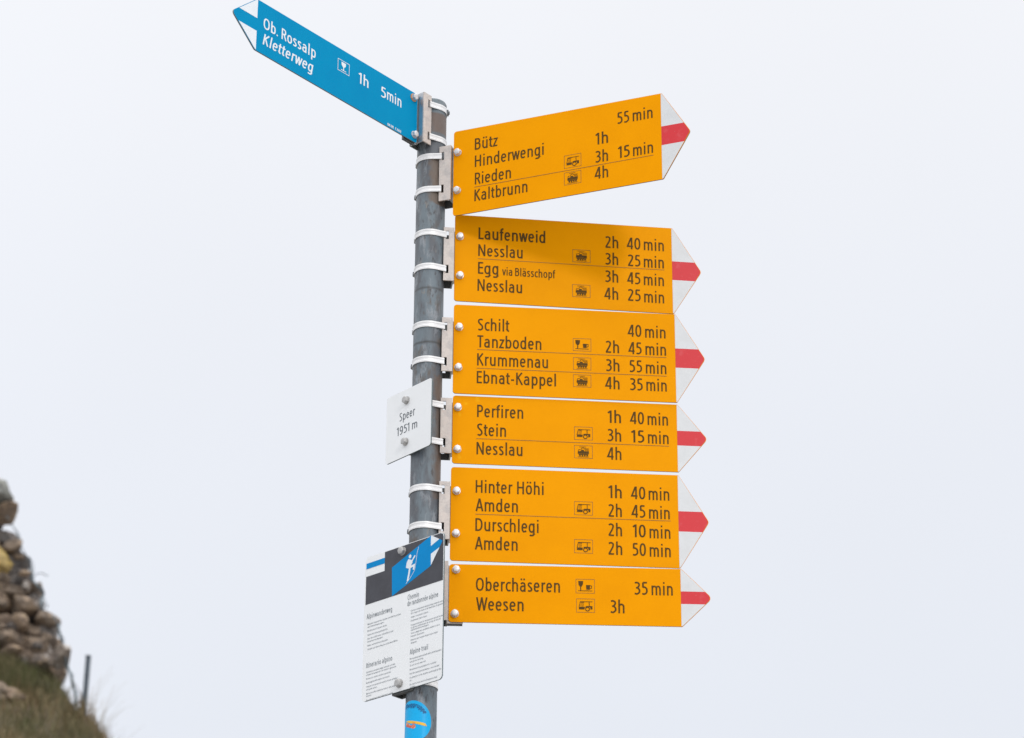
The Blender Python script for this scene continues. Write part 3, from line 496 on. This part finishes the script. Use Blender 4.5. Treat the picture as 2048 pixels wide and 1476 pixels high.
def bracket(parent, sg, xi, xo, yf, yb, zb, zt, slots_z, plate_y, tongue):
    """channel that grips the pole: slotted front and back walls, a closed outer wall, a tongue behind the plate"""
    t = .0028; a, b = sorted((xi*sg, xo*sg)); bm = bmesh.new()
    sx = sorted(((xi+.0045)*sg, (xi+.0105)*sg))
    sl = [(sx[0], sx[1], z-.0095, z+.0095) for z in slots_z]
    slotted(bm, a, b, zb, zt, yf, yf+t, sl)
    x0, x1 = sorted((xo*sg+.0001*sg, (xo+tongue)*sg)); box(bm, x0, x1, plate_y+.0003, plate_y+.0033, zb+.001, zt-.001)
    o = fin('bracket', bm, M_BRK, parent, bevel=.0007)
    bm = bmesh.new(); box(bm, *( (b-t, b) if sg > 0 else (a, a+t)), yf+t+.0001, yb-.0001, zb+.0001, zt-.0001); fin('side_wall', bm, M_SIDE, o)
    bm = bmesh.new(); slotted(bm, a, b-.0001, zb, zt, yb+.0001, yb+t, sl); fin('shaded_back_wall', bm, M_DKG, o)  # back wall coloured dark for the shade inside the channel
    return o

# ------------------------------------------------------------------ ground: a steep mountain top in the fog
def zc(x):
    P = HILL
    if x <= P[0][0]: return P[0][1]+min(.35, (P[0][0]-x)*.12)
    for (a, za), (b, zb) in zip(P, P[1:]):
        if x <= b: return za+(zb-za)*(x-a)/(b-a)
    return P[-1][1]-(x-P[-1][0])*1.35
def ground_z(x, y):
    r = math.hypot(x, y)
    base = -2.9+.17*min(0, y)+.12*max(0, min(y, 6))-.55*max(0, r-9)
    h = zc(x)-.72*max(0, 6.95-y)-.42*max(0, y-7.35)-.5*max(0, -4-x)
    n = .03*noise.noise((x*6, y*6, 0))+.10*noise.noise((x*1.3, y*1.3, 3))*min(1, abs(y-6.95))
    d = h-base; k = .4
    m = max(d, 0) if abs(d) > k else (d+k)**2/(4*k)
    return base+m+n*(.35 if h > base else 1)
def axis(lo, hi, c0, c1, fine, grow=1.13):
    o = []; x = c0
    while x < c1: o.append(x); x += fine
    s = fine; x = c1
    while x < hi: o.append(x); s *= grow; x += s
    o.append(hi); s = fine; x = c0; l = []
    while x > lo: s *= grow; x -= s; l.append(max(x, lo))
    return l[::-1]+o
xs = axis(-160, 160, -2.6, -1.2, .03, 1.09); ys = axis(-160, 160, 5.6, 7.6, .04, 1.09)
bm = bmesh.new(); G_ = [[bm.verts.new((x, y, ground_z(x, y))) for x in xs] for y in ys]
for j in range(len(ys)-1):
    for i in range(len(xs)-1): bm.faces.new((G_[j][i], G_[j][i+1], G_[j+1][i+1], G_[j+1][i]))
for f in bm.faces:
    c_ = f.calc_center_median()
    if math.hypot((c_.x+2.6)/3.2, (c_.y-6.0)/3.6)+.5*noise.noise((c_.x*.9, c_.y*.9, 2))+.25*noise.noise((c_.x*3, c_.y*3, 5)) > 1: f.material_index = 1
hs = fin('hillside', bm, [M_EARTH, M_BOUNCE], None, smooth=True); hs['kind'] = 'structure'

def stone_mesh(rng, w_, d_, h_, boxy=.72):
    bm = bmesh.new(); bmesh.ops.create_icosphere(bm, subdivisions=2, radius=1)
    off = Vector((rng.uniform(0, 90), rng.uniform(0, 90), rng.uniform(0, 90)))
    cuts = [(Vector((rng.gauss(0, 1), rng.gauss(0, 1), rng.gauss(0, .8))).normalized(), rng.uniform(.58, .84)) for _ in range(13)]
    for v in bm.verts:
        p = v.co.normalized(); m_ = max(abs(p.x), abs(p.y), abs(p.z)); p = p.lerp(p/m_*.86, boxy)
        for n_, dd in cuts:
            q = p.dot(n_)-dd
            if q > 0: p -= n_*q
        p *= 1+.16*noise.noise(p*1.6+off)+.15*noise.noise(p*4+off)
        v.co = Vector((p.x*w_/2, p.y*d_/2, p.z*h_/2))
    me = bpy.data.meshes.new('stone'); bm.to_mesh(me); bm.free(); return me
rng = random.Random(5)
wall = thing('stone_wall', 'rough dry stone wall of brown rocks rising at the left edge behind rusty wire', 'stone wall', (-2.05, 7.05, 1.75))
def put_stone(x, y, z, w_, h_, d_, tone, par=wall):
    me = stone_mesh(rng, w_*1.30, d_*1.1, h_*1.34); me.materials.append(M_ST[tone])
    o = bpy.data.objects.new('stone', me); C.objects.link(o)
    if par: o.parent = par; o.location = Vector((x, y, z))-Vector(par.location)
    else: o.location = (x, y, z)
    o.rotation_euler = (rng.uniform(-.15, .15), rng.uniform(-.16, .16), rng.uniform(-.4, .4))
    if tone == 4: o['label'] = 'ochre yellow stone'
    return o
for (x, z, w_, h_, tone) in STONES:                                # backing stones, all toned dark to put shade into the joints
    if tone != 3 and z < 2.5: put_stone(x-.03, 7.11, z-.02, w_*1.05, h_*1.15, .16, 3)
for (x, z, w_, h_, tone) in [(a, b, c, d, 1 if (t == 2 and rng.random() < .4) else t) for a, b, c, d, t in STONES]+[[-2.10, 2.365, .10, .13, 3], [-2.20, 2.70, .11, .10, 0], [-1.965, 1.955, .10, .10, 2], [-1.95, 2.02, .10, .09, 3], [-2.02, 2.12, .12, .08, 3]]: put_stone(x, 7.0+rng.uniform(-.03, .03)+(.06 if tone == 3 else -.06 if tone == 4 else 0), z, w_, h_, rng.uniform(.16, .24), tone)
def xr(z): return -2.17+(2.72-z)*.335                            # right face of the wall leans back as it rises
for row, yy in enumerate((7.17, 7.36)):                           # the ranks behind and the run of wall out of frame
    z = 1.80
    while z < 3.0:
        hh = rng.uniform(.06, .10); x = xr(z)-.06-row*.04
        while x > -3.2:
            ww = rng.uniform(.11, .2)
            if not (2.47 < z+hh/2 < 2.60 and x > -2.32): put_stone(x-ww/2, yy+rng.uniform(-.02, .02), z+hh/2, ww, hh, .24, rng.choice((2, 3, 2, 1, 3)))
            x -= ww*.97
        z += hh*.95
z = 1.86
while z < 3.0:
    hh = rng.uniform(.06, .10); x = min(xr(z)-.16, -2.22)
    while x > -3.2:
        ww = rng.uniform(.11, .2); put_stone(x-ww/2, 7.0+rng.uniform(-.02, .02), z+hh/2, ww, hh, .24, rng.choice((2, 3, 0, 1, 2))); x -= ww*.97
    z += hh*.95
for i in range(14):                                               # small packing stones in the joints of the face
    z = rng.uniform(1.86, 2.48); x = xr(z)-rng.uniform(-.01, .16)
    if 2.50 < z < 2.60: continue
    put_stone(x, 6.93+rng.uniform(-.02, .03), z, rng.uniform(.03, .055), rng.uniform(.018, .035), .05, rng.choice((1, 2, 5, 3, 2)))
for (x, z, w_, h_, tone) in LOWSTONES:
    o = put_stone(x, 6.6, max(z, ground_z(x, 6.6)+.01), w_, h_, .12, tone, hs)

# grass on the slope, one mass of bent blades
def blades(name, n, area, hmin, hmax, wid, lean, seed, dens=None, mats=(0, 0, 1, 1, 1, 2, 2, 3, 3)):
    r = random.Random(seed); V = []; F = []; MI = []
    while len(F) < n*3:
        x = r.uniform(area[0], area[1]); y = r.uniform(area[2], area[3])
        if dens and r.random() > dens(x, y): continue
        z = ground_z(x, y)-.01; cl = noise.noise((x*5, y*5, 9)); h = r.uniform(hmin, hmax)*(.75+.7*max(0, cl+.3))
        a = r.uniform(0, 6.28); l = r.uniform(.1, lean)*h; dx, dy = math.cos(a)*l, math.sin(a)*l; b = a+1.57; wx, wy = math.cos(b)*wid/2, math.sin(b)*wid/2
        i = len(V); k = (0, .35, .72, 1)
        for q in k[:3]:
            u = q*q; V += [(x+dx*u-wx*(1-q*.6), y+dy*u-wy*(1-q*.6), z+h*q*(1-.15*u)), (x+dx*u+wx*(1-q*.6), y+dy*u+wy*(1-q*.6), z+h*q*(1-.15*u))]
        V.append((x+dx, y+dy, z+h*.85)); F += [(i, i+1, i+3, i+2), (i+2, i+3, i+5, i+4), (i+4, i+5, i+6)]
        g = mats[min(len(mats)-1, max(0, int((.5+.55*cl)*len(mats)+r.uniform(-2.2, 2.2))))]; MI += [g]*3
    me = bpy.data.meshes.new(name); me.from_pydata(V, [], F); me.polygons.foreach_set('material_index', MI)
    return link(name, me, M_GR)
def dens(x, y): return .5 if (x < -1.93 and y < 6.66) else 1
g1 = blades('grass', 17000, (-2.7, -1.3, 5.7, 6.96), .04, .11, .004, .9, 1, dens); g1['kind'] = 'stuff'; g1['category'] = 'grass'; g1['label'] = 'short green and straw coloured grass covering the slope below the stone wall'
g2 = blades('grass', 9000, (-6, 5, -4, 9), .05, .14, .007, .9, 2, lambda x, y: 1 if math.hypot(x, y+5.2) > 1 else 0); g2['kind'] = 'stuff'; g2['category'] = 'grass'; g2['label'] = 'thin alpine grass around the foot of the signpost'
g4 = blades('grass_clump', 2600, (-2.25, -1.92, 6.66, 6.86), .08, .17, .004, .5, 7, None, (0, 0, 0, 1, 0, 1, 1, 2, 3)); g4['kind'] = 'stuff'; g4['category'] = 'grass'; g4['label'] = 'taller dark green grass clump growing against the foot of the stone wall'
# tall thin stalks right of the post
bm = bmesh.new(); rt = random.Random(11)
for i in range(20):
    x = rt.uniform(-1.70, -1.56); y = 6.95+rt.uniform(-.08, .08); z = ground_z(x, y)-.02; h = rt.uniform(.14, .30); lx = rt.uniform(-.03, .14); ly = rt.uniform(-.08, .08)
    pr = None
    for k in range(7):
        q = k/6; c = Vector((x+lx*q*q, y+ly*q*q, z+h*q*(1-.12*q*q))); ww = .0011*(1-.6*q)
        ring = [bm.verts.new(c+Vector((ww*math.cos(t), ww*math.sin(t), 0))) for t in (0, 2.1, 4.2)]
        if pr:
            for j in range(3): bm.faces.new((pr[j], pr[(j+1) % 3], ring[(j+1) % 3], ring[j]))
        pr = ring
g3 = fin('tall_grass', bm, M_GR[2], None); g3['kind'] = 'stuff'; g3['category'] = 'grass'; g3['label'] = 'thin tall grass stalks bending beside the dark fence post'

def tube(bm, pts, r, n=6):
    P = [Vector(p) for p in pts]; pr = None
    for i, p in enumerate(P):
        t = (P[min(len(P)-1, i+1)]-P[max(0, i-1)]).normalized(); u = t.cross(Vector((.3, 1, .2))).normalized(); v = t.cross(u)
        ring = [bm.verts.new(p+(u*math.cos(2*math.pi*k/n)+v*math.sin(2*math.pi*k/n))*r) for k in range(n)]
        if pr:
            for k in range(n): bm.faces.new((pr[k], pr[(k+1) % n], ring[(k+1) % n], ring[k]))
        else: bm.faces.new(ring[::-1])
        pr = ring
    bm.faces.new(pr)
wn = thing('wire_netting', 'old thin wire netting hanging down the right edge of the stone wall', 'wire netting', tuple(NET[2][-1]))
for k, l in enumerate(NET):
    bm = bmesh.new(); o3 = Vector(wn.location)
    P = SPL([(p[0], p[2]) for p in l], 4)
    tube(bm, [Vector((a, 6.94-.02*math.sin(i*.7+k), b))-o3 for i, (a, b) in enumerate(P)], .006 if k == 2 else .0022)
    if k == 2: tube(bm, [Vector((a+.012*math.sin(i*.9), 6.97, b+.006*math.cos(i*1.3)))-o3 for i, (a, b) in enumerate(P)], .0018)
    fin('wire', bm, M_WIRE, wn)
# dark steel fence post
p0, p1 = Vector(POST[0]), Vector(POST[1]); ax = (p0-p1).normalized()
fp = thing('fence_post', 'dark steel fence post leaning slightly right on the grassy slope', 'fence post', tuple(p1-ax*.25))
L_ = (p0-(p1-ax*.25)).length
fp.rotation_euler = ax.to_track_quat('Z', 'Y').to_euler()
bm = bmesh.new()
box(bm, -.012, .012, -.0025, .0025, 0, L_); box(bm, -.0025, .0025, .0027, .020, 0, L_-.0002)
fin('shaft', bm, M_POST, fp, bevel=.0008)
bm = bmesh.new(); box(bm, -.0125, .0125, -.003, .021, L_+.0002, L_+.003); fin('cap', bm, M_POST, fp, bevel=.0008)

# ------------------------------------------------------------------ the pole
pole = thing('sign_pole', 'weathered galvanised steel tube pole carrying all the signs', 'pole', (0, 0, PZ))
bm = bmesh.new(); n = 64; ztop = POLETOP-PZ
rings = []
for (r_, z_) in ((RP, -.4), (RP, ztop-.004), (RP-.0015, ztop-.0005), (RP-.003, ztop), (RP-.0045, ztop-.001), (RP-.0048, ztop-.08)):
    rings.append([bm.verts.new((r_*math.cos(2*math.pi*i/n), r_*math.sin(2*math.pi*i/n), z_)) for i in range(n)])
for a, b in zip(rings, rings[1:]):
    for i in range(n): bm.faces.new((a[i], a[(i+1) % n], b[(i+1) % n], b[i]))
fin('tube', bm, M_POLE, pole, smooth=True)
bm = bmesh.new(); top = [bm.verts.new(((RP-.005)*math.cos(2*math.pi*i/32), (RP-.005)*math.sin(2*math.pi*i/32), ztop-.006)) for i in range(32)]
bot = [bm.verts.new((v.co.x, v.co.y, ztop-.012)) for v in top]; bm.faces.new(top); bm.faces.new(bot[::-1])
for i in range(32): bm.faces.new((bot[i], bot[(i+1) % 32], top[(i+1) % 32], top[i]))
fin('end_plug', bm, M_SCREW, pole)

# ------------------------------------------------------------------ the yellow arrow signs
LAB = {
 'y1': 'yellow hiking arrow reading Bütz, Hinderwengi, Rieden and Kaltbrunn, uppermost of the yellow signs',
 'y2': 'yellow hiking arrow reading Laufenweid, Nesslau and Egg via Blässchopf, with a soft shadow across',
 'y3': 'yellow hiking arrow reading Schilt, Tanzboden, Krummenau and Ebnat-Kappel with two dividing lines',
 'y4': 'yellow hiking arrow with three lines reading Perfiren, Stein and Nesslau',
 'y5': 'yellow hiking arrow reading Hinter Höhi, Amden, Durschlegi and Amden',
 'y6': 'small two-line yellow hiking arrow reading Oberchäseren and Weesen, lowest on the pole'}
TH = .0026
L0, T0 = DIM['L'], DIM['T']
for n_ in ('y1', 'y2', 'y3', 'y4', 'y5', 'y6'):
    D = DATA[n_]; zb = D['zt']-D['h']; H = D['h']; yf = -D['n']
    root = thing('hiking_sign', LAB[n_], 'hiking sign', (0, 0, zb), D['az'], 'yellow hiking arrows stacked on the pole')
    x0 = D['u0']; x1 = x0+L0; x2 = x1+T0+.002
    outl = rounded([(x0, 0), (x1+.002, 0), (x2, H/2), (x1+.002, H), (x0, H)], [.006, .004, .009, .004, .006])
    bm = bmesh.new(); prism_xz(bm, outl, yf, yf+TH)
    my = M_YEL
    if n_ == 'y4':
        my = yellow('yellow_enamel_stained', YEL, [(x0+.026, H-.017, .006, .004), (x0+.05, H-.005, .005, .009), (.0655, D['bolt'][0][1]-zb-.014, .0035, .006), (.0655, D['bolt'][1][1]-zb-.015, .004, .009)])
    edges(fin('panel', bm, [my], root, bevel=.0004), M_EDGE)
    bm = bmesh.new(); prism_xz(bm, rounded([(x0+.003, .003), (x1, .003), (x2-.004, H/2), (x1, H-.003), (x0+.003, H-.003)], [.005]*5), yf+TH+.0001, yf+TH+.0004); fin('back_sheet', bm, M_BACK, root)
    ins = [(x, z) for x, z in rounded([(x0, .0008), (x1+.0018, .0008), (x2-.0012, H/2), (x1+.0018, H-.0008), (x0, H-.0008)], [.006, .004, .009, .004, .006])]
    tip = clipx(ins, x1, 1)
    hw = H*.109
    for zz, kp in ((H/2+hw, 1), (H/2-hw, -1)): bm = bmesh.new(); flat(bm, clipz(tip, zz, kp), yf-.0003); fin('arrow_tip', bm, M_TIP, root)
    bm = bmesh.new(); flat(bm, clipz(clipz(tip, H/2+hw, -1), H/2-hw, 1), yf-.0003); fin('red_stripe', bm, M_RED, root)
    for (t, a, z, b, cap) in D['text']: lettering(root, t, a, z-zb, b, cap, yf-.0003, M_INK, 1.06 if n_ == 'y2' and t == 'Laufenweid' else .98)
    for q in D['pic']:
        a, b = q[1], q[3]; pictogram(root, q[0], a, min(q[2], q[4])-zb, b, max(q[2], q[4])-zb, yf-.0003, M_INK, M_FINE)
    for (a, z, b, zz) in D['line']:
        bm = bmesh.new(); zm = (z+zz)/2-zb; flat(bm, [(a, zm-.0005), (b, zm-.0005), (b, zm+.0005), (a, zm+.0005)], yf-.0005); fin('dividing_line', bm, M_FINE, root)
    for (a, z) in D['bolt']: bolt(root, a, z-zb, yf)
    zt_, zb_, _ = D['br']
    sz = [D['st'][0]-zb, D['st'][1]-zb]
    xi = .0265; yback = .014
    bracket(root, 1, xi, x0-.0025, -.021, yback, zb_-zb, zt_-zb, sz, yf+TH, .030)
    for i_, q in enumerate(sz): strap(root, q, xi+.0055, -.0215, yback-.004, 1, [152, 158][i_], D['az'])
    if n_ == 'y6':                                                # the tongue's lower lip shows under the plate
        bm = bmesh.new(); box(bm, x0-.004, x0+.027, yf+TH+.004, yf+TH+.010, -.004, .010); fin('lip', bm, M_SCREW, root)

# ------------------------------------------------------------------ the blue arrow
D = DATA['b']; zb = D['zt']-D['h']; H = D['h']; yf = -D['n']
root = thing('alpine_sign', 'blue alpine route arrow pointing up left reading Ob. Rossalp and Kletterweg', 'alpine sign', (0, 0, zb), D['az'])
Lb, Tb = DIM['Lb'], DIM['Tb']; x0 = -D['u0']; x1 = x0-Lb; x2 = x1-Tb-.002
outl = rounded([(x0, 0), (x0, H), (x1-.002, H), (x2, H/2), (x1-.002, 0)], [.004, .004, .006, .008, .006])
bm = bmesh.new(); prism_xz(bm, outl, yf, yf+.003); edges(fin('panel', bm, M_BLUE, root, bevel=.0004), M_EDGE2)
bm = bmesh.new(); prism_xz(bm, [(x0-.003, .003), (x0-.003, H-.003), (x1, H-.003), (x2+.004, H/2), (x1, .003)], yf+.0031, yf+.0034); fin('back_sheet', bm, M_BACK, root)
bm = bmesh.new()
tip = rounded([(x1, .0008), (x1, H-.0008), (x2+.0015, H/2)], [0, .004, 0])
up = clipz([(x1+.0005, H-.0012), (x1-.0015, H-.0012), (x2+.002, H/2), (x1+.0005, H/2)], H/2+.0145, 1)
dn = clipz([(x1+.0005, .0012), (x1-.0015, .0012), (x2+.002, H/2), (x1+.0005, H/2)], H/2-.0145, -1)
flat(bm, up, yf-.0003); fin('arrow_tip', bm, M_WINK, root); bm = bmesh.new(); flat(bm, dn, yf-.0003); fin('arrow_tip', bm, M_WINK, root)
for (t, a, z, b, cap) in D['text']:
    sl_ = .17 if t == 'Kletterweg' else 0
    lettering(root, t, a, z-zb, b-(.17*.019 if sl_ else 0), cap, yf-.0003, M_WINK, .98 if cap > .01 else 1.2, sl_)
q = D['pic'][0]; pictogram(root, 'glass', q[1], q[4]-zb, q[3], q[2]-zb, yf-.0003, M_WINK, None)
for i_, (a, z) in enumerate(D['bolt']): bolt(root, a, z-zb, yf, rust=(i_ == 0))
zt_, zb_, _ = D['br']; sz = [D['st'][0]-zb, D['st'][1]-zb]
bracket(root, -1, .0265, .0505, -.021, .014, zb_-zb, zt_-zb, sz, yf+.003, .034)
for i_, q in enumerate(sz): strap(root, q, -(.0265+.0055), -.0215, .010, -1, [-2, 8][i_] if i_ == 0 else None, D['az'])
bm = bmesh.new(); box(bm, x0-.036, x0-.001, yf+.0045, yf+.009, -.004, .006); fin('lip', bm, M_SCREW, root)

# ------------------------------------------------------------------ the summit plate and the information board
def board(n_, name, label, cat, m, rad):
    D = DATA[n_]; zb = D['zt']-D['h']; root = thing(name, label, cat, (0, 0, zb), D['az'])
    a, b = D['u0']-D['w']/2, D['u0']+D['w']/2
    bm = bmesh.new(); prism_xz(bm, rounded([(a, 0), (b, 0), (b, D['h']), (a, D['h'])], [rad]*4, 6), -D['n'], -D['n']+.003); edges(fin('panel', bm, m, root, bevel=.0005), M_EDGE2)
    bm = bmesh.new(); prism_xz(bm, [(a+.003, .003), (b-.003, .003), (b-.003, D['h']-.003), (a+.003, D['h']-.003)], -D['n']+.0031, -D['n']+.0034); fin('back_sheet', bm, M_BACK, root)
    return D, root, zb, a, b
D, root, zb, a, b = board('sp', 'summit_sign', 'small square white plate reading Speer 1951 m on the left of the pole', 'summit sign', M_WHITE, .006)
for (t, x, z, x_, cap) in D['text']: lettering(root, t, x, z-zb, x_, cap, -D['n']-.0003, M_INK2, .8)
for (x, z) in D['bolt']: bolt(root, x, z-zb, -D['n'], r=.0075, m=M_BOLT2)
bm = bmesh.new(); z0, z1 = D['bolt'][1][1]-zb-.018, D['bolt'][0][1]-zb+.018
box(bm, -.034, .006, -.0332, -.0305, z0, z1); box(bm, -.034, -.031, -.0303, -.012, z0, z1); box(bm, .003, .006, -.0303, -.0302, z0, z1)
fin('bracket', bm, M_BRK, root, bevel=.0006)

D, root, zb, a, b = board('in', 'information_board', 'white board with black and blue heading about the Alpinwanderweg in four languages', 'information board', M_WHITE, .009)
yf = -D['n']
def prn(name, pts, y, m):
    bm = bmesh.new(); flat(bm, [(x, z-zb) for x, z in pts], y); return fin(name, bm, m, root)
bandb = INFO['dark'][0][1]; fl = INFO['flag']; flx = fl[1][0]; flz = fl[0][1]; ztp = D['zt']; lx = a+.0035
hd = prn('header', [(lx, bandb), (b-.0012, bandb), (b-.0012, ztp-.010), (b-.003, ztp-.004), (b-.009, ztp-.0012), (flx, ztp-.0012), (flx, flz), (lx, flz)], yf-.0003, M_DARK)
bs = INFO['blue_stripe']; prn('flag_stripe', [(lx, bs[0][1]), (flx, bs[0][1]), (flx, bs[3][1]), (lx, bs[3][1])], yf-.0004, M_PBLUE)
prn('arrow_symbol', INFO['arrow'], yf-.0005, M_PBLUE)
for k in ('w1', 'w2'): prn('arrow_symbol_tip', INFO[k], yf-.0007, M_WINK)
bm = bmesh.new(); cx, cz = INFO['head'][0]
flat(bm, [(cx+.0036*math.cos(t*.4488), cz-zb+.0040*math.sin(t*.4488)) for t in range(14)], yf-.00072)
flat(bm, [(x, z-zb) for x, z in INFO['torso']], yf-.00074)
for k, hw, yy in (('arm', .0017, .00076), ('leg1', .0022, .00078), ('leg2', .0022, .0008), ('rope', .0005, .00082)):
    for q in ribbon([(x, z-zb) for x, z in INFO[k]], hw): flat(bm, [tuple(v) for v in q], yf-yy)
fin('climber_symbol', bm, M_WINK, root)
for (t, x, z, x_, cap) in D['text']: lettering(root, t, x, z-zb, x_, cap, yf-.0003, M_HEAD if cap > .005 else M_BODY, .75 if cap > .005 else .8, .0)
for (x, z) in D['bolt']: bolt(root, x, z-zb, yf, r=.0078, m=M_BOLT2)
bm = bmesh.new(); z0, z1 = -.0145, .0
zt2 = D['h']-.02
# two short cross channels, one at each bolt
for zz, nm in ((D['bolt'][1][1]-zb, 'low'), (D['bolt'][0][1]-zb, 'high')):
    bm = bmesh.new()
    box(bm, -.046, .008, -.0333, -.0306, zz-.019, zz+.014); box(bm, -.046, -.0435, -.0304, -.006, zz-.019, zz+.014); box(bm, .0055, .008, -.0304, -.0302, zz-.019, zz+.014)
    bo = fin('bracket', bm, M_DKG, root, bevel=.0006)  # whole bracket coloured dark for the shade behind the board
    bm = bmesh.new(); box(bm, -.0433, -.029, -.0085, -.006, zz-.019, zz+.014); fin('shaded_back_wall', bm, M_DKG, bo)
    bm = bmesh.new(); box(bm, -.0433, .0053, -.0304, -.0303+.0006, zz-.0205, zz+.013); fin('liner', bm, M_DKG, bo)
    bm = bmesh.new(); nseg = 40; rr = RP+.0006; rows = []
    for i in range(nseg):
        t = 2*math.pi*i/nseg; rows.append([bm.verts.new((math.cos(t)*(rr+h), math.sin(t)*(rr+h), zz-.001+dz)) for dz, h in ((-.0075, 0), (-.0075, .0011), (-.004, .0013), (-.002, .0007), (.002, .0007), (.004, .0013), (.0075, .0011), (.0075, 0))])
    for i in range(nseg):
        p_, q_ = rows[i], rows[(i+1) % nseg]
        for k in range(7): bm.faces.new((p_[k], p_[k+1], q_[k+1], q_[k]))
    st_ = fin('strap', bm, M_STRAP, root)

# ------------------------------------------------------------------ round sticker on the pole
top, rgt = STK['top'], STK['right']; RS = .0425; zc_ = top[1]-RS; thc = rgt[0]-RS/RP*.96
stk = thing('round_sticker', 'round blue sticker with a small orange aircraft stuck to the pole', 'sticker', (0, 0, zc_))
def on_pole(u, z, lift): t = thc+u/RP; return ((RP+lift)*math.cos(t), (RP+lift)*math.sin(t), z)
def wrap(name, polys, lift, m, par):
    bm = bmesh.new()
    for P in polys:
        vs_ = [bm.verts.new((x, 0, z)) for x, z in P]; bm.faces.new(vs_)
    for k in range(-16, 17):
        g_ = bm.verts[:]+bm.edges[:]+bm.faces[:]; bmesh.ops.bisect_plane(bm, geom=g_, plane_co=(k*.003, 0, 0), plane_no=(1, 0, 0), dist=1e-6)
    for v in bm.verts: v.co = Vector(on_pole(v.co.x, v.co.z, lift))
    bmesh.ops.recalc_face_normals(bm, faces=bm.faces)
    for f in bm.faces:
        c_ = f.calc_center_median(); f.normal_update()
        if f.normal.x*c_.x+f.normal.y*c_.y < 0: f.normal_flip()
    me = bpy.data.meshes.new(name); bm.to_mesh(me); bm.free(); return link(name, me, m, par)
wrap('disc', [[(RS*math.cos(i*math.pi/30), RS*math.sin(i*math.pi/30)) for i in range(60)]], .0005, M_STK, stk)
def stxy(p): 
    u = p[0]-thc
    return (u*RP, p[1]-zc_)
wrap('aircraft_wing', [[stxy(p) for p in STK['wing']]], .0008, M_STKY, stk)
wrap('aircraft_body', [[stxy(p) for p in STK['body']]], .0007, M_STKR, stk)
items, wid = layout('Fluggruppe'); capr = .0085; RT = .0300; polys = []
arc = wid*capr/RT; a_end = math.radians(28)
for gx, g in items:
    for st in g[3]:
        for q in ribbon(st, S_*1.45):
            P = []
            for p in q:
                ph = a_end+arc-(gx+p.x)*capr/RT; rr = RT+p.y*capr; P.append((rr*math.cos(ph), rr*math.sin(ph)))
            polys.append(P)
bm = bmesh.new()
for i, P in enumerate(polys):
    f = bm.faces.new([bm.verts.new(on_pole(x, z, .00085+.00002*(i % 7))) for x, z in P]); f.normal_update(); c_ = f.calc_center_median()
    if f.normal.x*c_.x+f.normal.y*c_.y < 0: f.normal_flip()
me = bpy.data.meshes.new('lettering'); bm.to_mesh(me); bm.free(); link('lettering', me, M_STKINK, stk)
